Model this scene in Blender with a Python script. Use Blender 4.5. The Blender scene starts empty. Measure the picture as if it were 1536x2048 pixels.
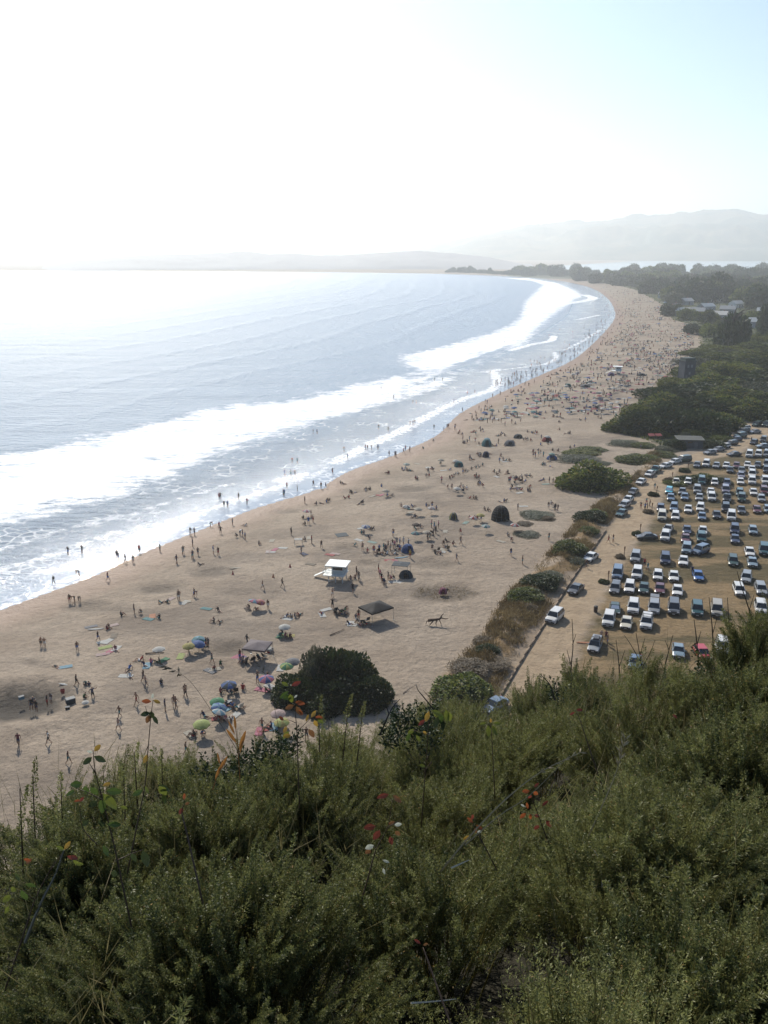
import bpy, math, random
import numpy as np
from mathutils import Vector, Matrix, Euler
R = math.radians
rng = np.random.default_rng(7); rnd = random.Random(11)
S = bpy.context.scene; COL = S.collection

# ------------------------------------------------------------------ camera
F_PX, W_PX, H_PX = 1737.0, 1536.0, 2048.0
PITCH = math.atan(521/F_PX); CAMZ = 53.0
sP, cP = math.sin(PITCH), math.cos(PITCH)
cam = bpy.data.cameras.new('camera'); co = bpy.data.objects.new('camera', cam); COL.objects.link(co)
cam.sensor_fit = 'VERTICAL'; cam.sensor_height = 24; cam.lens = 24*F_PX/H_PX
cam.clip_start = 0.1; cam.clip_end = 60000
co.location = (0, 0, CAMZ); co.rotation_euler = (R(90)-PITCH, 0, 0); S.camera = co

def pix(px, py, z=2.0):
    u = (px-768)/F_PX; v = (py-1024)/F_PX
    t = (CAMZ-z)/(sP+v*cP)
    return np.array([u*t, (cP-v*sP)*t, z])
def pdir(px, py):
    u = (px-768)/F_PX; v = (py-1024)/F_PX
    return np.array([u, cP-v*sP, -(sP+v*cP)])
def at_y(px, py, Y):          # the point of a sight direction at forward distance Y
    d = pdir(px, py); return Vector(d*(Y/d[1]))+Vector((0, 0, CAMZ))

# ------------------------------------------------------------------ noise
def vnoise(x, y, seed=0):
    x = np.asarray(x, float); y = np.asarray(y, float)
    xi = np.floor(x).astype(np.int64); yi = np.floor(y).astype(np.int64); fx = x-xi; fy = y-yi
    def h(a, b):
        n = (a*374761393+b*668265263+seed*1274126177) & 0x7fffffff
        n = ((n ^ (n >> 13))*1103515245+12345) & 0x7fffffff
        return ((n ^ (n >> 16)) & 0xffff)/65535.0
    fx = fx*fx*(3-2*fx); fy = fy*fy*(3-2*fy)
    return (h(xi, yi)*(1-fx)+h(xi+1, yi)*fx)*(1-fy)+(h(xi, yi+1)*(1-fx)+h(xi+1, yi+1)*fx)*fy
def fbm(x, y, o=4, seed=0):
    s = 0; a = .5
    for i in range(o):
        s = s+a*vnoise(np.asarray(x)*2**i, np.asarray(y)*2**i, seed+i); a *= .5
    return s
def sstep(a, b, x):
    t = np.clip((x-a)/(b-a), 0, 1); return t*t*(3-2*t)

# ------------------------------------------------------------------ curves and areas on the ground, in metres
def crom(P, n=8):
    P = np.array(P, float); P = np.vstack([2*P[0]-P[1], P, 2*P[-1]-P[-2]]); out = []
    for i in range(1, len(P)-2):
        a, b, c, d = P[i-1:i+3]
        for k in range(n):
            t = k/n
            out.append(.5*((2*b)+(-a+c)*t+(2*a-5*b+4*c-d)*t*t+(-a+3*b-3*c+d)*t**3))
    out.append(P[-2]); return np.array(out)
def proj(P, z=0.0): return np.array([pix(a, b, z)[:2] for a, b in P])
def segdist(X, Y, P):
    best = np.full(X.shape, 1e18)
    for (ax, ay), (bx, by) in zip(P[:-1], P[1:]):
        dx, dy = bx-ax, by-ay; L = dx*dx+dy*dy+1e-12
        t = np.clip(((X-ax)*dx+(Y-ay)*dy)/L, 0, 1)
        best = np.minimum(best, (X-ax-t*dx)**2+(Y-ay-t*dy)**2)
    return np.sqrt(best)
def inside(X, Y, P):
    c = np.zeros(X.shape, bool); j = len(P)-1
    for i in range(len(P)):
        xi, yi = P[i]; xj, yj = P[j]
        if yi != yj:
            c ^= ((yi > Y) != (yj > Y)) & (X < (xj-xi)*(Y-yi)/(yj-yi)+xi)
        j = i
    return c
def sdist(X, Y, P):           # positive inside
    d = segdist(X, Y, np.vstack([P, P[:1]])); return np.where(inside(X, Y, P), d, -d)

WL = [(-520,1420),(-250,1312),(-100,1256),(0,1222),(100,1186),(200,1149),(255,1122),(310,1098),(400,1062),(500,1022),(560,1003),(628,982),
      (700,943),(760,922),(820,898),(880,868),(920,828),(1000,787),(1060,760),(1140,724),(1182,692),(1218,655),(1231,632),(1224,607),
      (1205,588),(1180,575),(1140,565),(1090,558),(1020,552.5),(900,548),(700,545),(450,543),(200,541.5),(0,541)]
WLp = np.vstack([[[-60, 40]], proj(crom(WL, 6))])
LANDP = np.vstack([WLp, [[-9000, 3600], [-9000, 40000], [40000, 40000], [40000, -3000], [-60, -3000]]])
LAGP = proj([(1050,543.5),(1300,547),(1536,551),(1900,555),(1900,514),(1300,517.5),(1240,524),(1050,536)])
VEG = [(1000,552),(1150,558),(1220,567),(1270,580),(1303,597),(1335,617),(1345,640),(1392,652),(1402,690),(1372,722),(1357,762),(1296,786),(1255,832),
       (1212,858),(1300,884),(1340,897),(1420,900),(1445,870),(1480,845),(1600,830),(1900,830),(1900,556),(1536,549),(1300,547),(1050,544)]
VEGP = proj(VEG, 2)
DUNE = [(860,1400),(885,1350),(960,1290),(985,1240),(1015,1190),(1060,1150),(1120,1085),(1165,1035),(1195,1010),(1225,985),(1260,962),(1290,930),
        (1300,905),(1325,908),(1318,930),(1280,965),(1250,1010),(1215,1050),(1205,1068),(1135,1165),(1085,1235),(1040,1300),(990,1390),(940,1440)]
DUNEP = proj(DUNE, 2)
ROAD = [(940,1500),(1005,1392),(1040,1320),(1090,1240),(1140,1165),(1208,1070),(1218,1048),(1256,1000),(1296,952),(1330,925),(1400,905),(1440,880),(1470,855),(1500,840),(1900,835),
        (1900,870),(1520,875),(1480,905),(1380,928),(1345,950),(1325,990),(1300,1040),(1260,1100),(1215,1170),(1180,1240),(1150,1310),(1100,1420),(1080,1500)]
ROADP = proj(ROAD, 2)
LOT = [(1080,1500),(1150,1310),(1180,1240),(1215,1170),(1260,1100),(1300,1040),(1325,990),(1345,950),(1380,928),(1480,905),(1520,870),(1900,860),(2200,1500)]
LOTP = proj(LOT, 2)
CRESTX = [-600,0,80,150,240,340,420,500,560,640,700,800,900,1000,1100,1170,1250,1330,1400,1470,1536,1700,2200]
CRESTY = [1740,1540,1507,1504,1500,1518,1497,1477,1477,1449,1427,1409,1394,1374,1360,1342,1322,1316,1316,1310,1299,1252,1142]
def rcrest(az): return 7.0+1.6*np.sin(az*7+1)+1.0*np.sin(az*17)
def hill_rel(r, az):          # canopy height of the cliff-top growth, relative to the eye
    u = np.tan(np.clip(az, -1.1, 1.1))
    px = 768+u*F_PX*1.06
    yc = np.interp(px, CRESTX, CRESTY)-6
    v = (yc-1024)/F_PX; dep = (sP+v*cP)/np.sqrt((cP-v*sP)**2+((px-768)/F_PX)**2)
    rc = rcrest(az); zc = -rc*dep; zn = -1.75
    t = (r-1.3)/(rc-1.3)
    inner = zn+(zc-zn)*np.clip(t, -.6, 1)
    outer = zc-(r-rc)*1.02-np.clip(r-rc, 0, 3)*.25
    return np.where(r < rc, inner, outer)
def ground(x, y, d=None):
    x = np.asarray(x, float); y = np.asarray(y, float)
    if d is None:
        d = segdist(x, y, WLp); d = np.where(inside(x, y, LANDP), d, -d)
    z = np.where(d < 0, np.maximum(d*.035, -5), 1.6*sstep(-6, 34, d)-.07+.012*np.clip(d, 0, 45))
    z = z+.25*(fbm(x/14, y/14, 3, 5)-.45)*sstep(15, 40, d)*sstep(1500, 300, y)
    dn = sdist(x, y, DUNEP); z = z+sstep(-1, 6, dn)*(1.0+1.2*fbm(x/7, y/7, 3, 9))
    vg = sdist(x, y, VEGP); z = z+sstep(0, 25, vg)*(2.5*fbm(x/30, y/30, 3, 19))*sstep(1200, 300, y)
    lg = sdist(x, y, LAGP); z = np.where(lg > -40, z-4*sstep(-40, 30, lg), z)
    r = np.hypot(x, y); az = np.arctan2(x, y)
    hz = CAMZ+hill_rel(r, az)-.75+.12*(fbm(x*1.3, y*1.3, 3, 3)-.5)
    back = np.where(y < 0, CAMZ-1.9+.0*y, -99)
    return np.maximum(np.maximum(z, np.where(y > -2, hz, -99)), back)
def gz(x, y): return float(ground(np.array([x]), np.array([y]))[0])
def gp(px, py):               # where a sight line meets the ground
    z = 2.0
    for _ in range(3):
        p = pix(px, py, z); z = gz(p[0], p[1])
        if z > 8: z = 2.0
    p = pix(px, py, z); p[2] = z
    return Vector(p)
def dist_at(px, py): return (CAMZ-2)/(sP+(py-1024)/F_PX*cP)

# ------------------------------------------------------------------ objects
def meta(o, label=None, cat=None, group=None, kind=None):
    if label: o['label'] = label
    if cat: o['category'] = cat
    if group: o['group'] = group
    if kind: o['kind'] = kind
    return o
def link(name, me, parent=None, mats=None):
    o = bpy.data.objects.new(name, me); COL.objects.link(o)
    if parent is not None: o.parent = parent
    return o
def empty(name, loc, rz=0, sc=1.0):
    o = bpy.data.objects.new(name, None); COL.objects.link(o)
    o.empty_display_size = .2
    o.location = loc; o.rotation_euler = (0, 0, rz); o.scale = (sc,)*3 if not hasattr(sc, '__len__') else sc
    return o
def npmesh(name, V, Fq, mat=None, attrs=None, smooth=False):
    V = np.asarray(V, np.float32); Fq = np.asarray(Fq, np.int32); k = Fq.shape[1]
    me = bpy.data.meshes.new(name); me.vertices.add(len(V)); me.vertices.foreach_set('co', V.ravel())
    me.loops.add(Fq.size); me.loops.foreach_set('vertex_index', Fq.ravel())
    me.polygons.add(len(Fq)); me.polygons.foreach_set('loop_start', np.arange(0, Fq.size, k, dtype=np.int32))
    me.update(calc_edges=True)
    if smooth: me.polygons.foreach_set('use_smooth', np.ones(len(Fq), bool))
    for n, a in (attrs or {}).items():
        at = me.attributes.new(n, 'FLOAT', 'POINT'); at.data.foreach_set('value', np.asarray(a, np.float32).ravel())
    if mat is not None: me.materials.append(mat)
    return me
class MB:
    def __init__(s): s.v = []; s.f = []; s.m = []
    def poly(s, pts, m=0):
        b = len(s.v); s.v += [tuple(p) for p in pts]; s.f.append(tuple(range(b, b+len(pts)))); s.m.append(m)
    def box(s, c, h, m=0, M=None, taper=1.0):
        b = len(s.v)
        for sz in (-1, 1):
            k = taper if sz > 0 else 1
            for sx, sy in ((-1,-1),(1,-1),(1,1),(-1,1)):
                p = Vector((sx*h[0]*k, sy*h[1]*k, sz*h[2]))
                if M is not None: p = M @ p
                s.v.append(tuple(p+Vector(c)))
        for q in ((0,3,2,1),(4,5,6,7),(0,1,5,4),(1,2,6,5),(2,3,7,6),(3,0,4,7)):
            s.f.append(tuple(b+i for i in q)); s.m.append(m)
    def tube(s, pts, rad, n=6, m=0, cap=True):
        pts = [Vector(p) for p in pts]; b = len(s.v)
        if not hasattr(rad, '__len__'): rad = [rad]*len(pts)
        for i, p in enumerate(pts):
            t = (pts[min(i+1, len(pts)-1)]-pts[max(i-1, 0)]).normalized()
            a = t.cross(Vector((0, 0, 1)) if abs(t.z) < .9 else Vector((1, 0, 0))).normalized(); c = t.cross(a)
            for k in range(n):
                q = 2*math.pi*k/n; s.v.append(tuple(p+(a*math.cos(q)+c*math.sin(q))*rad[i]))
        for i in range(len(pts)-1):
            for k in range(n):
                s.f.append((b+i*n+k, b+i*n+(k+1) % n, b+(i+1)*n+(k+1) % n, b+(i+1)*n+k)); s.m.append(m)
        if cap:
            s.f.append(tuple(b+k for k in range(n))[::-1]); s.m.append(m)
            e = b+(len(pts)-1)*n; s.f.append(tuple(e+k for k in range(n))); s.m.append(m)
    def lathe(s, prof, n=12, m=0, axis='z', c=(0, 0, 0)):
        b = len(s.v)
        for r, z in prof:
            for k in range(n):
                a = 2*math.pi*k/n; x, y = r*math.cos(a), r*math.sin(a)
                p = (x, y, z) if axis == 'z' else (z, x, y)
                s.v.append((p[0]+c[0], p[1]+c[1], p[2]+c[2]))
        for i in range(len(prof)-1):
            for k in range(n):
                s.f.append((b+i*n+k, b+i*n+(k+1) % n, b+(i+1)*n+(k+1) % n, b+(i+1)*n+k)); s.m.append(m)
    def mesh(s, name, mats, smooth=False):
        me = bpy.data.meshes.new(name); me.from_pydata(s.v, [], s.f)
        for m in (mats if isinstance(mats, (list, tuple)) else [mats]): me.materials.append(m)
        me.polygons.foreach_set('material_index', s.m)
        if smooth: me.polygons.foreach_set('use_smooth', [True]*len(s.f))
        me.update(); return me
def paint(o, mats):           # per-object colours on shared mesh data
    for i, m in enumerate(mats):
        if m is not None: o.material_slots[i].link = 'OBJECT'; o.material_slots[i].material = m

# ------------------------------------------------------------------ materials
def newmat(name):
    m = bpy.data.materials.new(name); m.use_nodes = True; nt = m.node_tree; nt.nodes.clear()
    out = nt.nodes.new('ShaderNodeOutputMaterial'); return m, nt, out
class NT:
    def __init__(s, nt): s.nt = nt
    def n(s, t, **k):
        x = s.nt.nodes.new('ShaderNode'+t)
        for a, b in k.items(): setattr(x, a, b)
        return x
    def l(s, a, b): s.nt.links.new(a, b)
    def val(s, sock, v):
        if hasattr(v, 'is_output'): s.l(v, sock)
        else: sock.default_value = v
    def math(s, op, a, b=0.0, c=None, clamp=False):
        x = s.n('Math', operation=op, use_clamp=clamp); s.val(x.inputs[0], a); s.val(x.inputs[1], b)
        if c is not None: s.val(x.inputs[2], c)
        return x.outputs[0]
    def mix(s, f, a, b):
        x = s.n('Mix', data_type='RGBA'); s.val(x.inputs[0], f); s.val(x.inputs[6], a); s.val(x.inputs[7], b); return x.outputs[2]
    def attr(s, name): return s.n('Attribute', attribute_name=name).outputs['Fac']
    def noise(s, scale, det=4, rough=.55, vec=None, dist=0.0):
        x = s.n('TexNoise'); x.inputs['Scale'].default_value = scale; x.inputs['Detail'].default_value = det
        x.inputs['Roughness'].default_value = rough; x.inputs['Distortion'].default_value = dist
        if vec is not None: s.l(vec, x.inputs['Vector'])
        return x.outputs['Fac']
    def step(s, v, a, b):
        x = s.n('MapRange', interpolation_type='SMOOTHSTEP'); s.val(x.inputs[0], v); s.val(x.inputs[1], a); s.val(x.inputs[2], b); return x.outputs[0]
    def pos(s, sc=None):
        g = s.n('NewGeometry').outputs['Position']
        if sc is None: return g
        m = s.n('Mapping'); m.inputs['Scale'].default_value = sc; s.l(g, m.inputs['Vector']); return m.outputs[0]
def c4(c): return (c[0], c[1], c[2], 1)
def plain(name, col, rough=.6, metal=0, noise=0.0, scale=3.0, coat=0, trans=0.0):
    m, nt, out = newmat(name); N = NT(nt); p = N.n('BsdfPrincipled')
    p.inputs['Base Color'].default_value = c4(col); p.inputs['Roughness'].default_value = rough; p.inputs['Metallic'].default_value = metal
    p.inputs['Coat Weight'].default_value = coat
    if noise:
        tc = N.n('TexCoord').outputs['Object']; f = N.noise(scale, 4, .6, tc)
        a = tuple(x*(1-noise) for x in col); b = tuple(min(1, x*(1+noise)) for x in col)
        N.l(N.mix(N.step(f, .3, .7), c4(a), c4(b)), p.inputs['Base Color'])
    sh = p.outputs[0]
    if trans:
        t = N.n('BsdfTranslucent'); t.inputs[0].default_value = c4(col); mx = N.n('MixShader'); mx.inputs[0].default_value = trans
        N.l(sh, mx.inputs[1]); N.l(t.outputs[0], mx.inputs[2]); sh = mx.outputs[0]
    N.l(sh, out.inputs[0]); return m
_mc = {}
def M(name, col, rough=.6, **k):
    if name not in _mc: _mc[name] = plain(name, col, rough, **k)
    return _mc[name]

def foliage(name, ca, cb, cc, trans=.3, rough=.55):
    m, nt, out = newmat(name); N = NT(nt); t = N.attr('tint')
    oi = N.n('ObjectInfo').outputs['Random']
    col = N.mix(N.step(t, .1, .6), c4(ca), c4(cb)); col = N.mix(N.step(t, .8, .97), col, c4(cc))
    h = N.n('HueSaturation'); N.l(col, h.inputs['Color']); N.l(N.math('MULTIPLY_ADD', oi, .4, .8), h.inputs['Value'])
    col = h.outputs[0]
    p = N.n('BsdfPrincipled'); N.l(col, p.inputs['Base Color']); p.inputs['Roughness'].default_value = rough
    p.inputs['Specular IOR Level'].default_value = .3
    tr = N.n('BsdfTranslucent'); N.l(col, tr.inputs[0]); mx = N.n('MixShader'); mx.inputs[0].default_value = trans
    N.l(p.outputs[0], mx.inputs[1]); N.l(tr.outputs[0], mx.inputs[2]); N.l(mx.outputs[0], out.inputs[0]); return m

def mat_ground():
    m, nt, out = newmat('ground_cover'); N = NT(nt)
    d, veg, lot, road, dune, hill, damp, pit = [N.attr(a) for a in ('shore','veg','lot','road','dune','hill','damp','pit')]
    P = N.pos()
    n1 = N.noise(.07, 5, .6, P); n2 = N.noise(.9, 5, .65, P); n3 = N.noise(6, 3, .6, P); nw = N.noise(.35, 4, .6, P)
    sand = N.mix(N.step(n1, .3, .7), (.24,.187,.138,1), (.322,.262,.2,1))
    sand = N.mix(N.math('MULTIPLY', N.step(n2, .42, .75), .45), sand, (.13,.105,.08,1))
    sand = N.mix(N.math('MULTIPLY', N.step(N.noise(2.6, 4, .7, P), .5, .62), .4), sand, (.15,.12,.09,1))
    sand = N.mix(N.math('MULTIPLY', N.step(n3, .5, .7), .35), sand, (.14,.115,.09,1))
    # long trampled and damp patches that run with the shore
    Ps = N.pos((.05,.085,.1)); ns = N.noise(1.0, 4, .6, Ps)
    dampm = N.math('MULTIPLY', N.step(ns, .46, .64), N.math('MULTIPLY', damp, .5))
    sand = N.mix(dampm, sand, (.105,.085,.07,1))
    wet = N.math('SUBTRACT', 1.0, N.step(N.math('ADD', d, N.math('MULTIPLY', nw, -6)), -1, 8))
    sand = N.mix(N.math('MULTIPLY', wet, .9), sand, (.2,.118,.072,1))
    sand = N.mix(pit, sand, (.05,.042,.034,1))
    Pl = N.pos((.05,.2,.1)); nl = N.noise(1, 4, .6, Pl); nl2 = N.noise(2.2, 5, .65, P)
    lotc = N.mix(N.step(nl, .42, .56), (.195,.135,.07,1), (.078,.06,.026,1))
    lotc = N.mix(N.math('MULTIPLY', N.step(nl2, .45, .7), .5), lotc, (.1,.075,.042,1))
    tr = N.noise(1, 3, .5, N.pos((.9,.08,1)))
    roadc = N.mix(N.step(N.noise(.5, 5, .6, P), .35, .7), (.31,.235,.155,1), (.25,.185,.12,1))
    roadc = N.mix(N.math('MULTIPLY', N.step(tr, .5, .7), .35), roadc, (.28,.215,.145,1))
    ed = N.math('MULTIPLY', N.math('SUBTRACT', nw, .5), 5.0)
    col = N.mix(N.step(N.math('ADD', lot, ed), -1, 1.5), sand, lotc)
    col = N.mix(N.step(N.math('ADD', road, N.math('MULTIPLY', ed, .4)), -1, 1.2), col, roadc)
    grass = N.mix(N.step(N.noise(.5, 5, .6, P), .38, .62), (.07,.07,.032,1), (.03,.042,.018,1))
    dmix = N.math('MULTIPLY', N.step(N.math('ADD', dune, N.math('MULTIPLY', ed, .8)), -1, 2), N.step(N.noise(.22, 4, .6, P), .38, .55))
    col = N.mix(dmix, col, (.19,.125,.06,1))
    col = N.mix(N.step(N.math('ADD', veg, ed), -1, 3), col, grass)
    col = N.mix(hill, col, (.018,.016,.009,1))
    p = N.n('BsdfPrincipled'); N.l(col, p.inputs['Base Color'])
    N.l(N.math('MULTIPLY_ADD', wet, -.35, .9), p.inputs['Roughness']); p.inputs['Specular IOR Level'].default_value = .25
    hgt = N.math('ADD', N.math('MULTIPLY', N.noise(1.3, 6, .68, P), .55), N.math('MULTIPLY', N.noise(.25, 3, .6, P), 1.1))
    b = N.n('Bump'); b.inputs['Strength'].default_value = .85; b.inputs['Distance'].default_value = .6
    N.l(hgt, b.inputs['Height']); N.l(b.outputs[0], p.inputs['Normal'])
    N.l(p.outputs[0], out.inputs[0]); return m

def mat_sea():
    m, nt, out = newmat('sea_water'); N = NT(nt)
    off, foam, thin = N.attr('off'), N.attr('foam'), N.attr('thin'); P = N.pos()
    near = N.math('SUBTRACT', 1.0, N.step(off, 6, 60))
    n1 = N.noise(.9, 6, .62, P); n2 = N.noise(.12, 5, .6, P); n3 = N.noise(.33, 5, .65, P)
    edge = N.math('ADD', foam, N.math('MULTIPLY', N.math('SUBTRACT', n2, .5), 26))
    edge = N.math('ADD', edge, N.math('MULTIPLY', N.math('SUBTRACT', n3, .5), 12))
    fm = N.step(edge, 1.5, 8)
    lace = N.step(N.noise(1, 7, .72, N.pos((.2,.5,.3))), .40, .54)
    deep = N.step(N.math('ADD', foam, N.math('MULTIPLY', N.math('SUBTRACT', N.noise(1, 5, .65, N.pos((.03,.09,.1))), .5), 95)), 2, 16)
    fm = N.math('MULTIPLY', fm, N.math('MAXIMUM', lace, deep))
    th = N.math('ADD', thin, N.math('MULTIPLY', N.math('SUBTRACT', n3, .5), 7))
    fm2 = N.math('MULTIPLY', N.step(th, -.6, .9), N.step(n1, .35, .55))
    vor = N.n('TexVoronoi', feature='DISTANCE_TO_EDGE'); vor.inputs['Scale'].default_value = .35
    N.l(P, vor.inputs['Vector'])
    streak = N.math('MULTIPLY', N.step(N.math('SUBTRACT', .12, vor.outputs['Distance']), .0, .1), N.step(N.noise(.09, 4, .6, P), .5, .66))
    streak = N.math('MULTIPLY', N.math('MULTIPLY', streak, N.math('SUBTRACT', 1.0, N.step(off, 45, 110))), .55)
    fm = N.math('MAXIMUM', N.math('MAXIMUM', fm, fm2), streak)
    p = N.n('BsdfPrincipled')
    wc = N.mix(near, (.125,.225,.35,1), (.24,.29,.36,1)); N.l(wc, p.inputs['Base Color'])  # base colours lifted to stand in for reflected sky, palest in the inshore film
    N.l(N.math('MULTIPLY_ADD', near, -.25, .34), p.inputs['Roughness']); p.inputs['IOR'].default_value = 1.34; p.inputs['Specular IOR Level'].default_value = .85
    swell = N.noise(1, 3, .5, N.pos((.012,.055,.03)), .4)
    chop = N.noise(1, 5, .62, N.pos((.22,.5,.3)))
    rip = N.noise(1.7, 4, .6, P)
    calm = N.math('MULTIPLY_ADD', N.step(off, 2, 30), .9, .1)
    h = N.math('ADD', N.math('MULTIPLY', swell, 3.2), N.math('ADD', N.math('MULTIPLY', chop, 2.3), N.math('MULTIPLY', rip, .5)))
    h = N.math('MULTIPLY', h, calm)
    b = N.n('Bump'); b.inputs['Strength'].default_value = 1; b.inputs['Distance'].default_value = 1.0
    N.l(h, b.inputs['Height']); N.l(b.outputs[0], p.inputs['Normal'])
    f = N.n('BsdfDiffuse'); f.inputs[0].default_value = (.88,.89,.9,1)
    mx = N.n('MixShader'); N.l(fm, mx.inputs[0]); N.l(p.outputs[0], mx.inputs[1]); N.l(f.outputs[0], mx.inputs[2])
    N.l(mx.outputs[0], out.inputs[0]); return m

# ------------------------------------------------------------------ world, sun, haze
SUN_AZ, SUN_EL = R(-21), R(38)
def to_sun(): return Vector((math.sin(SUN_AZ)*math.cos(SUN_EL), math.cos(SUN_AZ)*math.cos(SUN_EL), math.sin(SUN_EL)))
w = bpy.data.worlds.new('World'); S.world = w; w.use_nodes = True; nt = w.node_tree; nt.nodes.clear()
sky = nt.nodes.new('ShaderNodeTexSky'); sky.sky_type = 'NISHITA'; sky.sun_disc = False
sky.sun_elevation = SUN_EL; sky.sun_rotation = SUN_AZ; sky.altitude = 50; sky.air_density = 1.0; sky.dust_density = .5; sky.ozone_density = 3.0
bg = nt.nodes.new('ShaderNodeBackground'); bg.inputs[1].default_value = .12; wo = nt.nodes.new('ShaderNodeOutputWorld')
nt.links.new(sky.outputs[0], bg.inputs[0]); nt.links.new(bg.outputs[0], wo.inputs[0])
sun = bpy.data.lights.new('sun', 'SUN'); sun.energy = 4.8; sun.angle = R(.53); sun.color = (1, .93, .8)
so = bpy.data.objects.new('sun', sun); COL.objects.link(so); so.rotation_euler = (-to_sun()).to_track_quat('-Z', 'Y').to_euler()
S.view_settings.view_transform = 'Standard'; S.view_settings.look = 'None'; S.view_settings.gamma = 1; S.view_settings.exposure = .27
S.cycles.use_denoising = True
S.cycles.max_bounces = 6; S.cycles.diffuse_bounces = 2; S.cycles.glossy_bounces = 2; S.cycles.transmission_bounces = 3; S.cycles.transparent_max_bounces = 6
S.cycles.volume_bounces = 1; S.cycles.sample_clamp_indirect = 4; S.cycles.caustics_reflective = False; S.cycles.caustics_refractive = False
hm, hnt, hout = newmat('haze_air'); pv = hnt.nodes.new('ShaderNodeVolumePrincipled')
pv.inputs['Color'].default_value = (.95,.985,1,1); pv.inputs['Density'].default_value = 2.05e-4; pv.inputs['Anisotropy'].default_value = .6
hnt.links.new(pv.outputs[0], hout.inputs['Volume'])
hb = MB(); hb.box((0, 13500, 215), (20000, 16500, 225)); meta(link('haze', hb.mesh('haze', hm)), kind='stuff')

# ------------------------------------------------------------------ ground and sea sheets
PITS = [(15,1402,9,3),(318,1166,5,1.2),(162,1197,4.5,1),(65,1318,1.6,.7),(457,1299,4.5,1.2),(420,1137,5,1),(690,1092,3,.8),(740,1126,3,.8),(575,1008,4,1),(615,1057,2,.6),
        (820,973,6,1.1),(640,957,3,.6),(700,970,4,.8),(740,952,4,.6),(200,1205,4,.8),(455,1050,2,.5),(870,1130,5,.8),(245,1212,3,.8),(740,1165,1.5,.5),(885,1188,7,1.2),(530,1230,3,.5),(780,1195,1.5,.4)]
def polar(r0, r1, nr, a0, a1, na):
    r = np.geomspace(r0, r1, nr); a = np.radians(np.linspace(a0, a1, na)); RR, AA = np.meshgrid(r, a, indexing='ij')
    i = np.arange(nr*na).reshape(nr, na)
    Fq = np.stack([i[:-1,:-1], i[:-1,1:], i[1:,1:], i[1:,:-1]], -1).reshape(-1, 4)[:, ::-1]
    return (RR*np.sin(AA)).ravel(), (RR*np.cos(AA)).ravel(), Fq
X, Y, Fq = polar(.9, 9000, 900, -44, 44, 620)
D = segdist(X, Y, WLp); D = np.where(inside(X, Y, LANDP), D, -D)
Z = ground(X, Y, D)
keep = ~((D[Fq].max(1) < -120))
pitA = np.zeros(len(X))
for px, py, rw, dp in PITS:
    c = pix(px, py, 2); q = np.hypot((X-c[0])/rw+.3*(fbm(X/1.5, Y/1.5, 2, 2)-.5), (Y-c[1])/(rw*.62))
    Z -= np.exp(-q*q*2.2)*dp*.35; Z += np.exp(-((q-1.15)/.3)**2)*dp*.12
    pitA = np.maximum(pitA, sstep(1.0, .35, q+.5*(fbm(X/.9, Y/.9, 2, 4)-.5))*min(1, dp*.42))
rr = np.hypot(X, Y)
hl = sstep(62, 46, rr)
dampA = sstep(6, 22, D)*sstep(78, 50, D)
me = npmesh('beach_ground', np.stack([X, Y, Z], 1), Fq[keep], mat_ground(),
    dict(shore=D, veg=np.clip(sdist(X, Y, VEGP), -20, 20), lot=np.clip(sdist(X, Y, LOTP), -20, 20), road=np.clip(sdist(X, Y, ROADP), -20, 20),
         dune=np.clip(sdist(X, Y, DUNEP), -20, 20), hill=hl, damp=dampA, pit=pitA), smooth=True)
meta(link('ground', me), kind='structure')
# plain ground behind the camera and to the sides, so that the place goes on
g = MB(); g.poly([(-400,-300,CAMZ-3.2),(400,-300,CAMZ-3.2),(400,-1.0,CAMZ-3.2),(-400,-1.0,CAMZ-3.2)])
meta(link('terrain', g.mesh('terrain', M('cliff_soil', (.06,.05,.03), .9, noise=.3))), kind='structure')

X, Y, Fq = polar(45, 30000, 760, -60, 44, 620)
D = segdist(X, Y, WLp); D = np.where(inside(X, Y, LANDP), D, -D)
keep = D[Fq].min(1) < 30
FOAM = [(-300,985),(-100,935),(0,905),(120,884),(250,853),(380,822),(470,806),(560,800),(640,785),(720,762),(785,752),(812,741),(785,725),(786,712),(866,694),
        (964,668),(1013,649),(1029,636),(1040,605),(1062,586),(1080,570),(1060,562),(1000,556),(1060,556),(1120,566),(1160,582),(1172,592),(1150,604),(1104,642),(1091,655),(1060,690),(1000,712),(962,730),
        (930,755),(899,778),(840,797),(795,808),(736,828),(640,850),(560,880),(440,920),(360,965),(250,1005),(100,1040),(0,1060),(-100,1090),(-300,1150)]
WASH = [(806,760),(850,740),(940,716),(1030,684),(1010,702),(960,722),(905,752),(850,770),(800,785)]
fp = proj(FOAM); fo = sdist(X, Y, fp)
fo = fo-9*sstep(-4, 6, sdist(X, Y, proj(WASH)))
thin = np.full(X.shape, -99.)
for pl, wd in (([(-60,1160),(0,1140),(120,1105),(230,1065),(350,1040),(450,1008),(520,985),(600,960),(660,935)], 1.0),
               ([(0,1100),(130,1060),(260,1030),(380,990),(470,968)], .5),
               ([(670,925),(735,892),(800,862),(860,830),(915,802),(985,778),(993,757),(984,742)], 2.2),
               ([(985,742),(1040,735),(1090,728),(1112,716),(1108,704)], 1.2), ([(1020,702),(1060,690),(1100,682),(1108,672)], 2.5),
               ([(1000,738),(960,745)], 1.5), ([(1130,700),(1165,682),(1200,660)], 1.0), ([(1150,640),(1200,630)], 2), ([(1120,610),(1185,598),(1170,590)], 6), ([(560,960),(610,948)], 2)):
    thin = np.maximum(thin, wd-segdist(X, Y, proj(crom(pl, 4))))
edge = crom(WL, 6); ew = proj(edge)
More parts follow.
